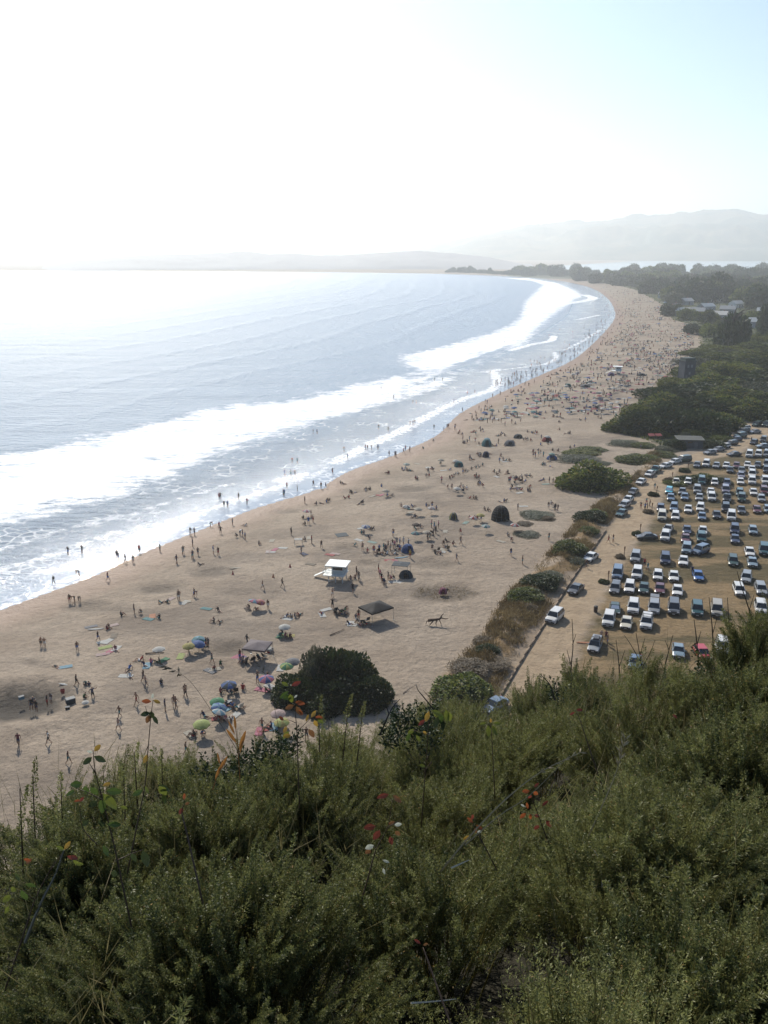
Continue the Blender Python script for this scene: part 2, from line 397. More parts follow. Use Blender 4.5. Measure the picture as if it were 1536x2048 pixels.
thin = np.maximum(thin, (.25+.02*np.clip(np.hypot(X, Y)-150, -80, 400)*0)-segdist(X, Y, ew+np.array([[-1.0, 1.2]]))-sstep(230, 330, Y)*3)
off = -D
az = np.arctan2(X, Y)
ph = off/46+1.6*fbm(X/260, Y/260, 2, 31)
zz = .45*np.maximum(0, np.sin(ph*2*np.pi))**4*sstep(60, 150, off)*sstep(900, 400, off)
zz += .3*np.exp(-(fo/5)**2)*sstep(20, 50, off)
me = npmesh('sea', np.stack([X, Y, zz], 1), Fq[keep], mat_sea(), dict(off=off, foam=fo, thin=thin), smooth=True)
meta(link('sea', me), kind='structure')
lm = MB(); lp = LAGP; lm.poly([(p[0], p[1], -.35) for p in lp][::-1])
for v in range(1): pass
meta(link('lagoon', lm.mesh('lagoon', M('lagoon_water', (.35,.42,.45), .22))), kind='structure')

# ------------------------------------------------------------------ hills
def ridge(name, pts, r0, r1, r2, basez, mat, rough, seed, pw=.75):
    px = np.array([p[0] for p in pts], float); py = np.array([p[1] for p in pts], float)
    n = 500; xs = np.linspace(px[0], px[-1], n); ys = np.interp(xs, px, py)
    u = (xs-768)/F_PX; v = (ys-1024)/F_PX; az = np.arctan2(u, cP-v*sP); el = -(sP+v*cP)/np.hypot(cP-v*sP, u)
    top = CAMZ+r1*el
    rows = []; rl = np.concatenate([np.linspace(r0, r1, 26), np.linspace(r1, r2, 8)[1:]])
    for i, r in enumerate(rl):
        t = (r-r0)/(r1-r0) if r <= r1 else 1-(r-r1)/(r2-r1)
        t = max(t, 0); prof = t**pw
        x, y = r*np.sin(az), r*np.cos(az)
        nz = (fbm(x/(r1*.05), y/(r1*.05), 4, seed)-.5)*rough*math.sin(math.pi*min(t, 1))*1.2+(fbm(x/(r1*.009), y/(r1*.009), 3, seed+5)-.5)*rough*(.3 if pw > .5 else 1.1)*min(1, t*4)
        rows.append(np.stack([x, y, basez+np.maximum((top-basez)*prof+nz*(top-basez), 0)*(t > 0)], 1))
    V = np.concatenate(rows); m = len(rl); i = np.arange(m*n).reshape(m, n)
    Fq = np.stack([i[:-1,:-1], i[:-1,1:], i[1:,1:], i[1:,:-1]], -1).reshape(-1, 4)
    meta(link(name, npmesh(name, V, Fq, mat, smooth=True)), kind='structure')
hillm, hnt2, ho2 = newmat('scrub_hill'); N = NT(hnt2); pp = N.n('BsdfPrincipled')
N.l(N.mix(N.step(N.noise(.004, 5, .6, N.pos()), .4, .6), (.05,.07,.035,1), (.16,.14,.08,1)), pp.inputs['Base Color']); pp.inputs['Roughness'].default_value = .9
N.l(pp.outputs[0], ho2.inputs[0])
headm = plain('headland_hazed_bluffs', (.3,.29,.29), .9)  # pale bluff grey, lightened so the colour itself carries the haze
ridge('hills', [(640,541),(740,512),(820,497),(900,482),(960,468),(1060,450),(1130,443),(1200,440),(1255,431),(1330,427),(1400,421),(1470,419),(1536,428),(1700,440),(2000,470)], 5600, 7400, 9500, -1, hillm, .5, 3)
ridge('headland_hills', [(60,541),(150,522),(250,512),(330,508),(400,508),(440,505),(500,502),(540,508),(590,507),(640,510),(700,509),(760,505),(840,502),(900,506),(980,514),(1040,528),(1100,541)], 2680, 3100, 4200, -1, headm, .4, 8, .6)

# ------------------------------------------------------------------ labels written from where a thing stands
ORD = ['', 'second', 'third', 'fourth', 'fifth', 'sixth', 'seventh', 'eighth', 'ninth', 'tenth', 'eleventh', 'twelfth', 'thirteenth', 'fourteenth', 'fifteenth',
       'sixteenth', 'seventeenth', 'eighteenth', 'nineteenth', 'twentieth']
def ordw(i):
    if i < 20: return ORD[i]
    t = {2: 'twenty', 3: 'thirty', 4: 'forty', 5: 'fifty', 6: 'sixty', 7: 'seventy', 8: 'eighty', 9: 'ninety'}
    n = i+1
    return t[n//10]+('-'+(['', 'first']+ORD[1:9])[n % 10] if n % 10 else 'th') if n % 10 else t[n//10][:-1]+'ieth'
LMK = [(675,1130,'white lifeguard tower'),(750,1220,'black canopy'),(515,1295,'mauve canopy'),(803,1135,'slate canopy'),(1002,1028,'black dome tent'),
       (660,1355,'big dark bush'),(1182,950,'round dune bush'),(885,1185,'pink umbrella'),(510,1203,'rainbow umbrella'),(435,1402,'green umbrella'),
       (15,1402,'dark sand pit'),(1235,728,'far lifeguard tower'),(1370,740,'dark square tower'),(975,882,'teal shelter'),(1100,915,'blue tent'),(1095,878,'red shelter'),
       (1465,655,'dark cypress'),(930,1360,'green roadside bush'),(1378,872,'grey shed'),(1108,1240,'white roadside truck'),(140,1445,'white cooler'),(683,1069,'low blue sheet'),
       (597,1078,'white table canopy'),(870,1238,'driftwood snag'),(1385,950,'lot scrub island'),(150,1197,'waterline sand hole'),(312,1164,'long shallow sand hollow')]
REG = []
def reg(o, cat, desc, px, py, group, order=None):
    o['category'] = cat; REG.append((o, desc, px, py, order)); o['group'] = group
def write_labels():
    B = {}
    for o, desc, px, py, order in REG:
        if order:
            key = (desc, order); B.setdefault(key, []).append((px, o)); continue
        best = min(LMK, key=lambda l: math.hypot((l[0]-px), (l[1]-py)*1.6)*(1+.0*l[1]))
        dx, dy = px-best[0], (py-best[1])*1.6
        if abs(dx) > abs(dy): way = 'left of' if dx < 0 else 'right of'
        else: way = 'beyond' if dy < 0 else 'in front of'
        B.setdefault((desc, way, best[2]), []).append((math.hypot(dx, dy), o))
    for key, L in B.items():
        L.sort(key=lambda t: t[0])
        for i, (_, o) in enumerate(L):
            if len(key) == 2: o['label'] = f"{key[0]}, {(ordw(i)+' ') if i else ''}{'furthest left' if not i else 'from left'} {key[1]}"
            elif len(L) == 1: o['label'] = f"{key[0]} {key[1]} the {key[2]}"
            else: o['label'] = f"{key[0]}, {(ordw(i)+' ') if i else ''}nearest {key[1]} the {key[2]}"

# ------------------------------------------------------------------ plants
def leaf_mesh(name, P, Dv, Sv, L, Wd, tint, mat, extra=None):
    n = len(P); L = L[:, None]; Wd = Wd[:, None]
    V = np.stack([P, P+Dv*L*.45+Sv*Wd*.5, P+Dv*L, P+Dv*L*.45-Sv*Wd*.5], 1).reshape(-1, 3)
    Fq = np.arange(4*n).reshape(n, 4); t = np.repeat(tint, 4)
    if extra is not None:
        eV, eF, eT = extra; Fq = np.vstack([Fq, eF+len(V)]); V = np.vstack([V, eV]); t = np.concatenate([t, eT])
    return npmesh(name, V, Fq, mat, dict(tint=t))
def unit(a): return a/(np.linalg.norm(a, axis=-1, keepdims=True)+1e-9)
def lumps(Dv, seed, k=14, amp=.42):
    r = np.random.default_rng(seed); c = unit(r.normal(size=(k, 3))*[1, 1, .8]); c[:, 2] = np.abs(c[:, 2]); v = np.full(len(Dv), .72)
    for i in range(k):
        v = np.maximum(v, .62+amp*r.uniform(.5, 1)*np.exp(-((1-Dv@c[i])/.16)))
    return v
def crown_mesh(name, seed, n, leaf, mat, low=-.15, drop=0.0, dead=.04):
    """a unit crown: lumpy, gappy shell of leaf clumps over a core"""
    r = np.random.default_rng(seed); Dv = unit(r.normal(size=(n, 3))); Dv[:, 2] = np.where(Dv[:, 2] < low, np.abs(Dv[:, 2]), Dv[:, 2])
    lv = lumps(Dv, seed); rad = lv*(1.09-.4*r.random(n)**1.6); P = Dv*rad[:, None]
    clump = np.sin(P[:, 0]*9+seed)*np.sin(P[:, 1]*8.3)*np.sin(P[:, 2]*9.7+1)
    keepm = (r.random(n) < .93+.5*clump); P = P[keepm]; Dv = Dv[keepm]; m = len(P)
    d = unit(Dv+r.normal(size=(m, 3))*.65); s_ = unit(np.cross(d, r.normal(size=(m, 3))))
    tint = np.clip(.35+.35*clump[keepm]+.22*r.normal(size=m), 0, .78); tint[r.random(m) < dead] = .95
    nu, nv = 20, 9; th = np.linspace(0, 2*np.pi, nu, endpoint=False); ph = np.linspace(-.25, np.pi/2, nv)
    T, Q = np.meshgrid(th, ph); C = np.stack([np.cos(T)*np.cos(Q), np.sin(T)*np.cos(Q), np.sin(Q)], -1).reshape(-1, 3)
    CV = C*(lumps(C, seed)*.8)[:, None]; i = np.arange(nu*nv).reshape(nv, nu); j = np.roll(i, -1, 1)
    CF = np.stack([i[:-1], j[:-1], j[1:], i[1:]], -1).reshape(-1, 4)
    return leaf_mesh(name, P-d*leaf*.3, d, s_, leaf*r.uniform(.6, 1.3, m), leaf*r.uniform(.45, .9, m), tint, mat, (CV, CF, np.full(len(CV), .1)))
F_DARK = foliage('dark_foliage', (.018,.032,.013), (.045,.066,.02), (.12,.1,.03), .25)
F_OLIVE = foliage('olive_foliage', (.035,.055,.015), (.14,.165,.035), (.2,.17,.05), .35)
F_YG = foliage('yellow_green_foliage', (.05,.068,.012), (.17,.185,.03), (.2,.16,.04), .35)
F_DRY = foliage('dry_brush', (.07,.05,.03), (.15,.11,.065), (.2,.16,.1), .2)
F_GREY = foliage('grey_green_foliage', (.045,.055,.035), (.10,.11,.065), (.15,.13,.09), .25)
PAL = {}
bark = plain('bark', (.08,.06,.045), .9, noise=.4, scale=6)
CR = {k: [crown_mesh('crown', 40+7*i+s0, n, lf, mt, dead=dd) for i in range(3)] for s0, (k, (mt, n, lf, dd)) in enumerate(
    {'dark': (F_DARK, 5200, .1, .03), 'olive': (F_OLIVE, 4600, .1, .05), 'yg': (F_YG, 5000, .09, .04), 'dry': (F_DRY, 5200, .075, .1), 'grey': (F_GREY, 4600, .08, .06)}.items())}
def ragged_crown(seed, mat, nb, leaf, per, tall=False):
    r = np.random.default_rng(seed); A = []
    for b in range(nb):
        t = b/(nb-1)
        if tall: c = np.array([r.normal()*.22*(1.1-t), r.normal()*.22*(1.1-t), -.35+1.15*t]); rad = .62*(1.12-t)**.7+.08
        else: a = r.uniform(0, 6.28); q = r.uniform(.15, .72); c = np.array([q*math.cos(a), q*math.sin(a), r.uniform(-.05, .62)*(1.1-q*.8)]); rad = r.uniform(.24, .48)
        m = per; Dv = unit(r.normal(size=(m, 3))); P = c+Dv*(rad*(1-.5*r.random(m)**1.5))[:, None]*[1.15, 1.15, .8 if not tall else .5]
        d = unit(Dv+r.normal(size=(m, 3))*.7); s_ = unit(np.cross(d, r.normal(size=(m, 3)))); A.append((P, d, s_, leaf*r.uniform(.5, 1.4, m), leaf*r.uniform(.4, .9, m), np.clip(.3+.3*r.random()+.2*r.normal(size=m), 0, .78)))
    return leaf_mesh('crown', *[np.concatenate(q) for q in zip(*A)], mat)
CR['rdark'] = [ragged_crown(300+i, F_DARK, 12, .15, 420) for i in range(4)]; CR['rolive'] = [ragged_crown(320+i, F_OLIVE, 11, .15, 400) for i in range(3)]; CR['rgrey'] = [ragged_crown(340+i, F_GREY, 10, .15, 380) for i in range(3)]
CR['cypress'] = [ragged_crown(360+i, F_DARK, 13, .09, 1300, True) for i in range(3)]
PAL.update(rdark='dark green', rolive='olive green', rgrey='grey-green', cypress='dark green')
def trunk_mesh():
    m = MB(); m.tube([(0,0,-.02), (.02,.01,.3), (-.01,.03,.62), (.02,0,.9)], [.055,.042,.03,.01], 7)
    for k in range(6):
        a = k*1.1; m.tube([(0,0,.3+.08*k), (.16*math.cos(a), .16*math.sin(a), .45+.08*k), (.34*math.cos(a), .34*math.sin(a), .55+.07*k)], [.024,.015,.006], 5)
    return m.mesh('trunk', bark)
TRUNK = trunk_mesh()
def stems_mesh():
    m = MB()
    for k in range(7):
        a = k*.9; m.tube([(.03*math.cos(a), .03*math.sin(a), -.05), (.25*math.cos(a), .25*math.sin(a), .28), (.5*math.cos(a), .5*math.sin(a), .6)], [.03,.02,.008], 5)
    return m.mesh('stems', bark)
STEMS = stems_mesh()
PAL.update({'dark': 'dark green', 'olive': 'olive green', 'yg': 'yellow-green', 'dry': 'dry brown', 'grey': 'grey-green'})
def shrub(px, py, wpx, hpx, kind, name='shrub', cat='shrub', desc=None, group='shrubs on the dunes and behind the beach', depth=None, rz=None):
    """px, py: foot of the shrub's near edge; width and height as seen"""
    p = gp(px, py); t = (p-Vector((0, 0, CAMZ))).length; w = wpx*t/F_PX/2; dep = math.asin(min(1, (CAMZ-p.z)/t)); hpx = hpx*(.72 if 'dune and' in group or group.startswith('shrubs along') else 1)
    dd = (depth or 1.0)*w
    h = max(.35*w*.5, (hpx*t/F_PX-dd*1.2*math.sin(dep)*.9)/math.cos(dep)); h = max(h, .22*w)
    fwd = Vector((p.x, p.y, 0)).normalized(); c = p+fwd*dd*.85; c.z = gz(c.x, c.y)-.12*h
    root = empty(name, c, rnd.uniform(0, 6.28) if rz is None else rz)
    cr = link('crown', CR[kind][rnd.randrange(3)], root); cr.scale = (w*1.3, dd*1.3, h*1.1); cr.rotation_euler = (0, 0, 0)
    if depth: root.rotation_euler = (0, 0, -math.atan2(p.x, p.y))
    st = link('stems', STEMS, root); st.scale = (w*.7, dd*.7, h*.7)
    reg(root, cat, desc or f'low {PAL[kind]} shrub', px, py, group); return root
def tree(px, py, wpx, hpx, kind, desc, group, cy=.6):
    p = gp(px, py); t = (p-Vector((0, 0, CAMZ))).length; w = wpx*t/F_PX/2; h = hpx*t/F_PX
    root = empty('tree', p, rnd.uniform(0, 6.28))
    tr = link('trunk', TRUNK, root); tr.scale = (h, h, h)
    c = link('crown', CR[kind][rnd.randrange(3)], root); c.scale = (w, w, h*cy); c.location = (0, 0, h*(1-cy)*.98)
    reg(root, 'tree', desc, px, py, group); return root

# single shrubs seen apart
shrub(1180,984,120,60,'olive',name='round_dune_bush',cat='bush',desc='round olive green dome of dune scrub', depth=.75)
p = gp(664,1438); t = (p-Vector((0,0,CAMZ))).length
for dx, dy, w, h, kd in ((0,3.2,6.1,5.4,'dark'),):
    root = empty('large_bush', (p.x+dx, p.y+dy+2.2, p.z-.5), 0, .92)
    for k, (ox, oy, sx, sy, sz, kk) in enumerate(((0,0,6.6,5.4,5.0,'dark'),(-4.4,-.8,4.0,3.6,4.2,'dark'),(4.0,-1.0,4.2,3.8,4.4,'dark'),(1.0,1.8,4.8,4.2,7.3,'dark'),(-1.6,-2.6,4.6,3.2,3.6,'dark'),(3.2,-3.0,3.6,2.6,3.2,'dark'),(-2.2,2.2,3.2,3.0,6.9,'grey'))):
        c = link('crown' if kk == 'dark' else 'bare_twig_crown', CR[kk][k % 3], root); c.location = (ox, oy, 0); c.scale = (sx, sy, sz); c.rotation_euler = (0, 0, k*1.3)
    st = link('stems', STEMS, root); st.scale = (4, 3, 3.5)
    reg(root, 'bush', 'huge dark green bush on the sand', 660, 1350, 'bushes on the sand', None)
for a in [(1045,1202,60,38,'olive'),(1082,1178,62,42,'dark'),(1138,1108,56,36,'olive'),(1180,1042,52,34,'dark'),(1062,1195,40,26,'dark'),
          (1100,1160,44,26,'grey'),(1150,1128,36,22,'grey'),(1178,1068,34,20,'olive'),(1192,1034,34,20,'olive'),
          (968,1290,40,26,'dry'),(985,1340,60,30,'dry'),(940,1350,70,40,'dry'),
          (976,1306,38,28,'dark'),(905,1385,60,30,'grey'),(1055,1222,34,20,'dry'),
          (1155,926,70,18,'grey'),(1160,913,64,16,'yg'),(1185,905,50,12,'olive'),(1270,928,64,26,'olive'),(1295,922,40,18,'olive'),(1250,893,56,16,'grey'),(1285,896,40,16,'olive'),
          (1322,914,46,16,'olive'),(1205,930,30,10,'grey'),(1075,1038,58,16,'grey'),(1050,1052,30,12,'dry'),(1095,1042,26,14,'dry'),(1055,1075,44,16,'grey'),(1040,1068,24,10,'dry'),
          (1352,972,40,18,'olive'),(1375,968,46,26,'dark'),(1405,966,44,28,'olive'),(1432,970,44,24,'dark'),(1448,978,26,14,'dry'),(1392,980,34,14,'dry'),
          (1330,905,40,20,'grey'),(1350,900,40,34,'dark'),(1426,898,44,30,'dark'),(1440,884,40,22,'olive')]:
    shrub(*a, desc=f'low {PAL[a[4]]} shrub', group='shrubs along the dune and the lot')
shrub(928,1412,104,58,'olive',cat='bush',desc='broad green roadside bush',group='bushes on the sand')
# the rolling scrub behind the beach
for a in [(1250,866,80,34,'olive'),(1300,872,110,52,'dark'),(1350,868,110,60,'dark'),(1400,872,100,60,'dark'),(1440,862,70,44,'olive'),(1290,840,90,34,'yg'),(1330,828,110,40,'olive'),(1390,832,120,44,'dark'),
          (1450,836,110,40,'olive'),(1500,842,100,40,'olive'),(1530,826,90,40,'dark'),(1340,800,100,34,'dark'),(1400,800,120,36,'dark'),(1460,806,110,32,'olive'),(1520,800,100,34,'grey'),
          (1360,776,80,24,'yg'),(1420,778,100,30,'olive'),(1480,778,110,30,'dark'),(1535,772,100,34,'dark'),(1400,756,90,24,'olive'),(1460,752,110,28,'yg'),(1520,748,100,28,'dark'),
          (1395,732,80,18,'grey'),(1440,728,90,20,'olive'),(1500,724,110,22,'olive'),(1550,735,80,26,'dark'),(1400,712,70,14,'olive'),(1450,705,80,16,'yg'),(1510,704,90,18,'olive')]:
    shrub(*a, depth=.6, desc=f'spreading {PAL[a[4]]} thicket', cat='thicket', name='thicket', group='thickets behind the beach')
rr_ = random.Random(5)
for k in range(46):
    py = rr_.uniform(640, 890); xl = np.interp(py, [640,690,720,760,790,830,858,890], [1350,1405,1380,1362,1305,1262,1220,1330]); px = rr_.uniform(xl+8, 1545)
    if py > 835 and px > 1440: continue
    sc = (py-503)/330
    shrub(px, py, rr_.uniform(26, 56)*(.4+sc*.6), rr_.uniform(12, 22)*(.4+sc*.6), rr_.choice(['dark','olive','olive','yg','grey']), depth=.7, group='thickets behind the beach')
def scatter_area(P, n, sd, keepf=None):
    r_ = np.random.default_rng(sd); lo, hi = P.min(0), P.max(0); pts = []
    while sum(len(q) for q in pts) < n:
        c_ = lo+(hi-lo)*r_.random((n*2, 2)); k = inside(c_[:, 0], c_[:, 1], P)
        if keepf is not None: k &= keepf(c_[:, 0], c_[:, 1], r_)
        pts.append(c_[k])
    return np.concatenate(pts)[:n]
def tufts(name, pts, per, L, Wd, mat, tc, label, sd, flat=.5):
    r_ = np.random.default_rng(sd); n = len(pts); z = ground(pts[:, 0], pts[:, 1]); B = np.repeat(np.column_stack([pts, z-.05]), per, 0)
    B[:, :2] += r_.normal(size=(n*per, 2))*L*.55; d = unit(np.stack([r_.normal(size=n*per)*flat, r_.normal(size=n*per)*flat, np.ones(n*per)], 1)); s_ = unit(np.cross(d, r_.normal(size=(n*per, 3))))
    B[:, 2] += np.abs(r_.normal(size=n*per))*L*.2
    t = np.clip(np.repeat(tc(pts), per)+r_.normal(size=n*per)*.12, 0, .78); sz = np.repeat(r_.uniform(.5, 1.3, n), per)*r_.uniform(.6, 1.2, n*per)
    meta(link(name, leaf_mesh(name, B, d, s_, L*sz, Wd*sz, t, mat)), label, 'ground cover', None, 'stuff')
F_DGR = foliage('dune_grass_blades', (.16,.115,.055), (.34,.26,.13), (.07,.085,.03), .3)
dpts = scatter_area(DUNEP, 5600, 61, lambda a, b, r_: (fbm(a/4.2, b/4.2, 3, 44) > .45)|(r_.random(len(a)) < .06))
tufts('dune_grass', dpts, 8, .58, .10, F_DGR, lambda p: .2+.9*(fbm(p[:, 0]/4, p[:, 1]/4, 2, 3)-.3), 'golden brown dry grass on the bank between sand and road', 5)
LITTLE = np.array([[p[0], p[1]] for p in [pix(a, b, 2) for a, b in [(815,1195),(850,1172),(930,1172),(960,1190),(900,1206)]]])
tufts('dune_grass', scatter_area(LITTLE, 160, 3), 5, .35, .06, F_DGR, lambda p: .3+0*p[:, 0], 'thin dry weeds around the pink pop-up tent', 8)
F_SCR = foliage('low_scrub_leaves', (.03,.048,.014), (.15,.17,.04), (.24,.19,.08), .35)
vn = lambda a, b, r_: (np.hypot(a, b) < 1500)&(r_.random(len(a)) < np.clip(300/np.hypot(a, b), .1, 1)**1.3)
VP2 = np.array([p for p in VEGP]); vp = scatter_area(VP2, 19000, 62, vn)
tufts('scrub_cover', vp, 6, .95, .6, F_SCR, lambda p: .1+1.3*(fbm(p[:, 0]/16, p[:, 1]/16, 3, 13)-.3), 'low tangled green scrub covering the dunes behind the beach', 6, 1.0)
# trees
tree(1463,694,72,76,'rdark','large dark spreading cypress','trees behind the beach',.85)
tree(1534,668,56,66,'rdark','tall dark tree at the photo edge','trees behind the beach',.8)
for a in [(1400,604,60,50,'dark'),(1365,592,46,34,'dark'),(1440,600,70,56,'dark'),(1480,612,50,40,'olive'),(1520,618,60,50,'dark'),(1320,588,44,30,'dark'),(1342,632,40,26,'dark'),(1500,650,44,30,'olive'),
          (1375,640,40,24,'olive'),(1415,646,50,28,'olive'),(1350,610,44,26,'grey'),(1385,668,36,22,'grey'),(1420,672,44,26,'olive'),(1283,574,36,26,'dark'),(1300,580,30,22,'dark')]:
    a = a[:4]+('r'+a[4],); tree(*a, f'{PAL[a[4]]} tree among the houses', 'trees behind the beach', .75)
for k in range(130):
    py = 549+(rr_.random()**1.3)*58; xl = np.interp(py, [545,552,560,570,585,600,620], [960,1040,1120,1225,1285,1310,1340]); px = xl+(1545-xl)*rr_.random()+4
    s_ = (py-503)/60
    tree(px, py, rr_.uniform(26, 48)*(.35+.65*s_), rr_.uniform(18, 30)*(.45+.55*s_), rr_.choice(['rdark','rdark','rolive','rgrey']), 'distant tree on the spit', 'trees on the spit', .8)
for k in range(52):
    px = 900+k*12.4+rr_.uniform(-6, 6); py = np.interp(px, [900,1100,1300,1536], [546.5,551,553,556])
    tree(px, py, rr_.uniform(14, 26), rr_.uniform(7, 15)*(1.5 if k % 7 == 3 else 1), 'rdark', 'distant tree on the skyline of the spit', 'trees on the spit', .85)

# ------------------------------------------------------------------ cliff-top growth in front of the camera
def spires(base, axis, H, rad, K, tintc, seed, leaf=(.011, .02), lw=.5, up=.55):
    """K leaves on each of n upright sprigs; arrays in, arrays out"""
    r = np.random.default_rng(seed); n = len(base)
    tt = r.random((n, K))**.8; a = r.uniform(0, 2*np.pi, (n, K))
    e1 = unit(np.cross(axis, np.array([.3, .9, .1]))); e2 = np.cross(axis, e1)
    rd = e1[:, None]*np.cos(a)[..., None]+e2[:, None]*np.sin(a)[..., None]
    prof = np.minimum(1, (1-tt)*2.2+.12)*np.minimum(1, tt*3+.4)
    bend = r.normal(size=(n, 3))*.10*H[:, None]; bend[:, 2] = 0
    P = base[:, None]+axis[:, None]*(tt*H[:, None])[..., None]+bend[:, None]*(tt**2)[..., None]+rd*(rad[:, None]*prof*r.uniform(.1, 1, (n, K)))[..., None]
    d = unit(rd*r.uniform(.5, 1.2, (n, K))[..., None]+axis[:, None]*r.uniform(.1, 1.0, (n, K))[..., None]*up*1.6+r.normal(size=(n, K, 3))*.3)
    s_ = unit(np.cross(d, r.normal(size=(n, K, 3))))
    L = r.uniform(leaf[0], leaf[1], (n, K)); T = np.clip(tintc[:, None]+r.normal(size=(n, K))*.1, 0, .78)
    f = lambda q: q.reshape(-1, 3)
    return f(P), f(d), f(s_), L.ravel(), L.ravel()*lw*r.uniform(.7, 1.2, n*K), T.ravel()
F_SAGE = foliage('cliff_sage_leaves', (.036,.053,.019), (.2,.205,.07), (.38,.25,.11), .4, .5)
tcol = bpy.data.collections.new('sprig_shapes')
def sprig_shape(seed, K, H, rad, tc, leaf, lw, up, mat):
    r_ = np.random.default_rng(seed); ax = unit(np.array([[r_.normal()*.08, r_.normal()*.08, 1.]]))
    Q = spires(np.zeros((1, 3)), ax, np.array([H]), np.array([rad]), K, np.array([tc]), seed, leaf=leaf, lw=lw, up=up)
    side = []          # two or three side shoots
    for k in range(r_.integers(2, 5)):
        t = r_.uniform(.25, .7); a = r_.uniform(0, 6.28); b = ax*H*t; ax2 = unit(ax*1.0+np.array([[math.cos(a)*.5, math.sin(a)*.5, .2]]))
        side.append(spires(b, ax2, np.array([H*(1-t)*.7]), np.array([rad*.62]), int(K*.3), np.array([tc+.05]), seed*7+k, leaf=leaf, lw=lw, up=up))
    Q = [np.concatenate(q) for q in zip(Q, *side)]; Q[5][r_.random(len(Q[5])) < .012] = .96
    st = MB(); st.tube([Vector((0,0,-.25)), Vector(ax[0]*H*.5), Vector(ax[0]*H*.95)], [.004,.0028,.001], 4, cap=False); sv = np.array(st.v)
    o = bpy.data.objects.new('sprig_shape', leaf_mesh('sprig_shape', *Q, mat, (sv, np.array(st.f), np.full(len(sv), .85)))); tcol.objects.link(o)
F_SAGE2 = F_SAGE
for k in range(7): sprig_shape(100+k, 520, .40+.04*(k % 4), .022+.003*(k % 3), .2+.07*(k % 4), (.007,.0145), .42, .9, F_SAGE)
for k in range(3): sprig_shape(200+k, 420, .46, .032, .42, (.010,.022), .22, .8, F_SAGE)     # finer, feathery kind
sprig_shape(300, 170, .5, .03, .86, (.006,.012), .4, .7, F_SAGE)                                  # dead, brown kind
cen = []
rs_ = np.random.default_rng(17)
while len(cen) < 150:
    a = R(1)*rs_.uniform(-36, 36); q = math.sqrt(rs_.random())*9.0+.6; c_ = np.array([q*math.sin(a), q*math.cos(a)])
    if all(np.hypot(*(c_-k)) > .42+.02*q for k in cen): cen.append(c_)
    elif rs_.random() < .01: break
cen = np.array(cen); cs = rs_.uniform(.75, 1.25, len(cen)); ct = rs_.uniform(0, 1, len(cen)); cht = rs_.normal(size=len(cen))*.10
n = 9000; az = R(1)*(rng.uniform(-34, 34, n)); rc = rcrest(az); r = np.sqrt(rng.random(n)*((rc+.5)**2-1.1**2)+1.1**2); r = np.where(rng.random(n) < .35, 1.1+(r-1.1)*.7, r)
x, y = r*np.sin(az), r*np.cos(az)
dd_ = np.hypot(x[:, None]-cen[:, 0], y[:, None]-cen[:, 1])/cs; ci = dd_.argmin(1); q = dd_.min(1)/.42
out_ = np.stack([x-cen[ci, 0], y-cen[ci, 1]], 1); out_ /= (np.linalg.norm(out_, axis=1, keepdims=True)+1e-6)
lean = np.clip(q, 0, 1.3)[:, None]*.42*out_+rng.normal(size=(n, 2))*.13
sc_ = rng.uniform(.7, 1.25, n)*(1-.25*np.clip(q-.5, 0, 1)); sc_ = np.where(rng.random(n) < .04, sc_*1.35, sc_)
top = CAMZ+hill_rel(r, az)+.02-.19*np.clip(q, 0, 1.5)**2+cht[ci]+.22*(fbm(x*2.2, y*2.2, 2, 55)-.5)+rng.normal(size=n)*.05
axis = unit(np.concatenate([lean, np.ones((n, 1))], 1)); base = np.stack([x, y, top], 1)-axis*(.44*sc_)[:, None]
rot = np.array([list(Vector(a_).to_track_quat('Z', 'Y').to_euler()) for a_ in axis]); 
ix = np.where(ct[ci] < .62, rng.integers(0, 7, n), np.where(ct[ci] < .9, rng.integers(7, 10, n), 10)); mixm = rng.random(n) < .15; ix[mixm] = rng.integers(0, 11, mixm.sum()); ix[(rng.random(n) < .085)] = 10
hole = (fbm(x*1.9+5, y*1.9, 3, 123) < .345)&(rng.random(n) < .93); base[hole, 2] -= .45
pm = bpy.data.meshes.new('undergrowth'); pm.vertices.add(n); pm.vertices.foreach_set('co', base.astype(np.float32).ravel()); pm.update()
at = pm.attributes.new('rot', 'FLOAT_VECTOR', 'POINT'); at.data.foreach_set('vector', rot.astype(np.float32).ravel())
at = pm.attributes.new('scl', 'FLOAT', 'POINT'); at.data.foreach_set('value', sc_.astype(np.float32)); at = pm.attributes.new('pick', 'INT', 'POINT'); at.data.foreach_set('value', ix.astype(np.int32))
ug = link('undergrowth', pm); gnt = bpy.data.node_groups.new('grow_sprigs', 'GeometryNodeTree')
gnt.interface.new_socket('Geometry', in_out='INPUT', socket_type='NodeSocketGeometry'); gnt.interface.new_socket('Geometry', in_out='OUTPUT', socket_type='NodeSocketGeometry')
gi = gnt.nodes.new('NodeGroupInput'); go_ = gnt.nodes.new('NodeGroupOutput'); ip = gnt.nodes.new('GeometryNodeInstanceOnPoints'); cinf = gnt.nodes.new('GeometryNodeCollectionInfo')
cinf.inputs['Collection'].default_value = tcol; cinf.inputs['Separate Children'].default_value = True; cinf.inputs['Reset Children'].default_value = True; ip.inputs['Pick Instance'].default_value = True
def named(nm, ty):
    q_ = gnt.nodes.new('GeometryNodeInputNamedAttribute'); q_.data_type = ty; q_.inputs['Name'].default_value = nm; return q_.outputs[0]
e2r = gnt.nodes.new('FunctionNodeEulerToRotation'); L_ = gnt.links.new
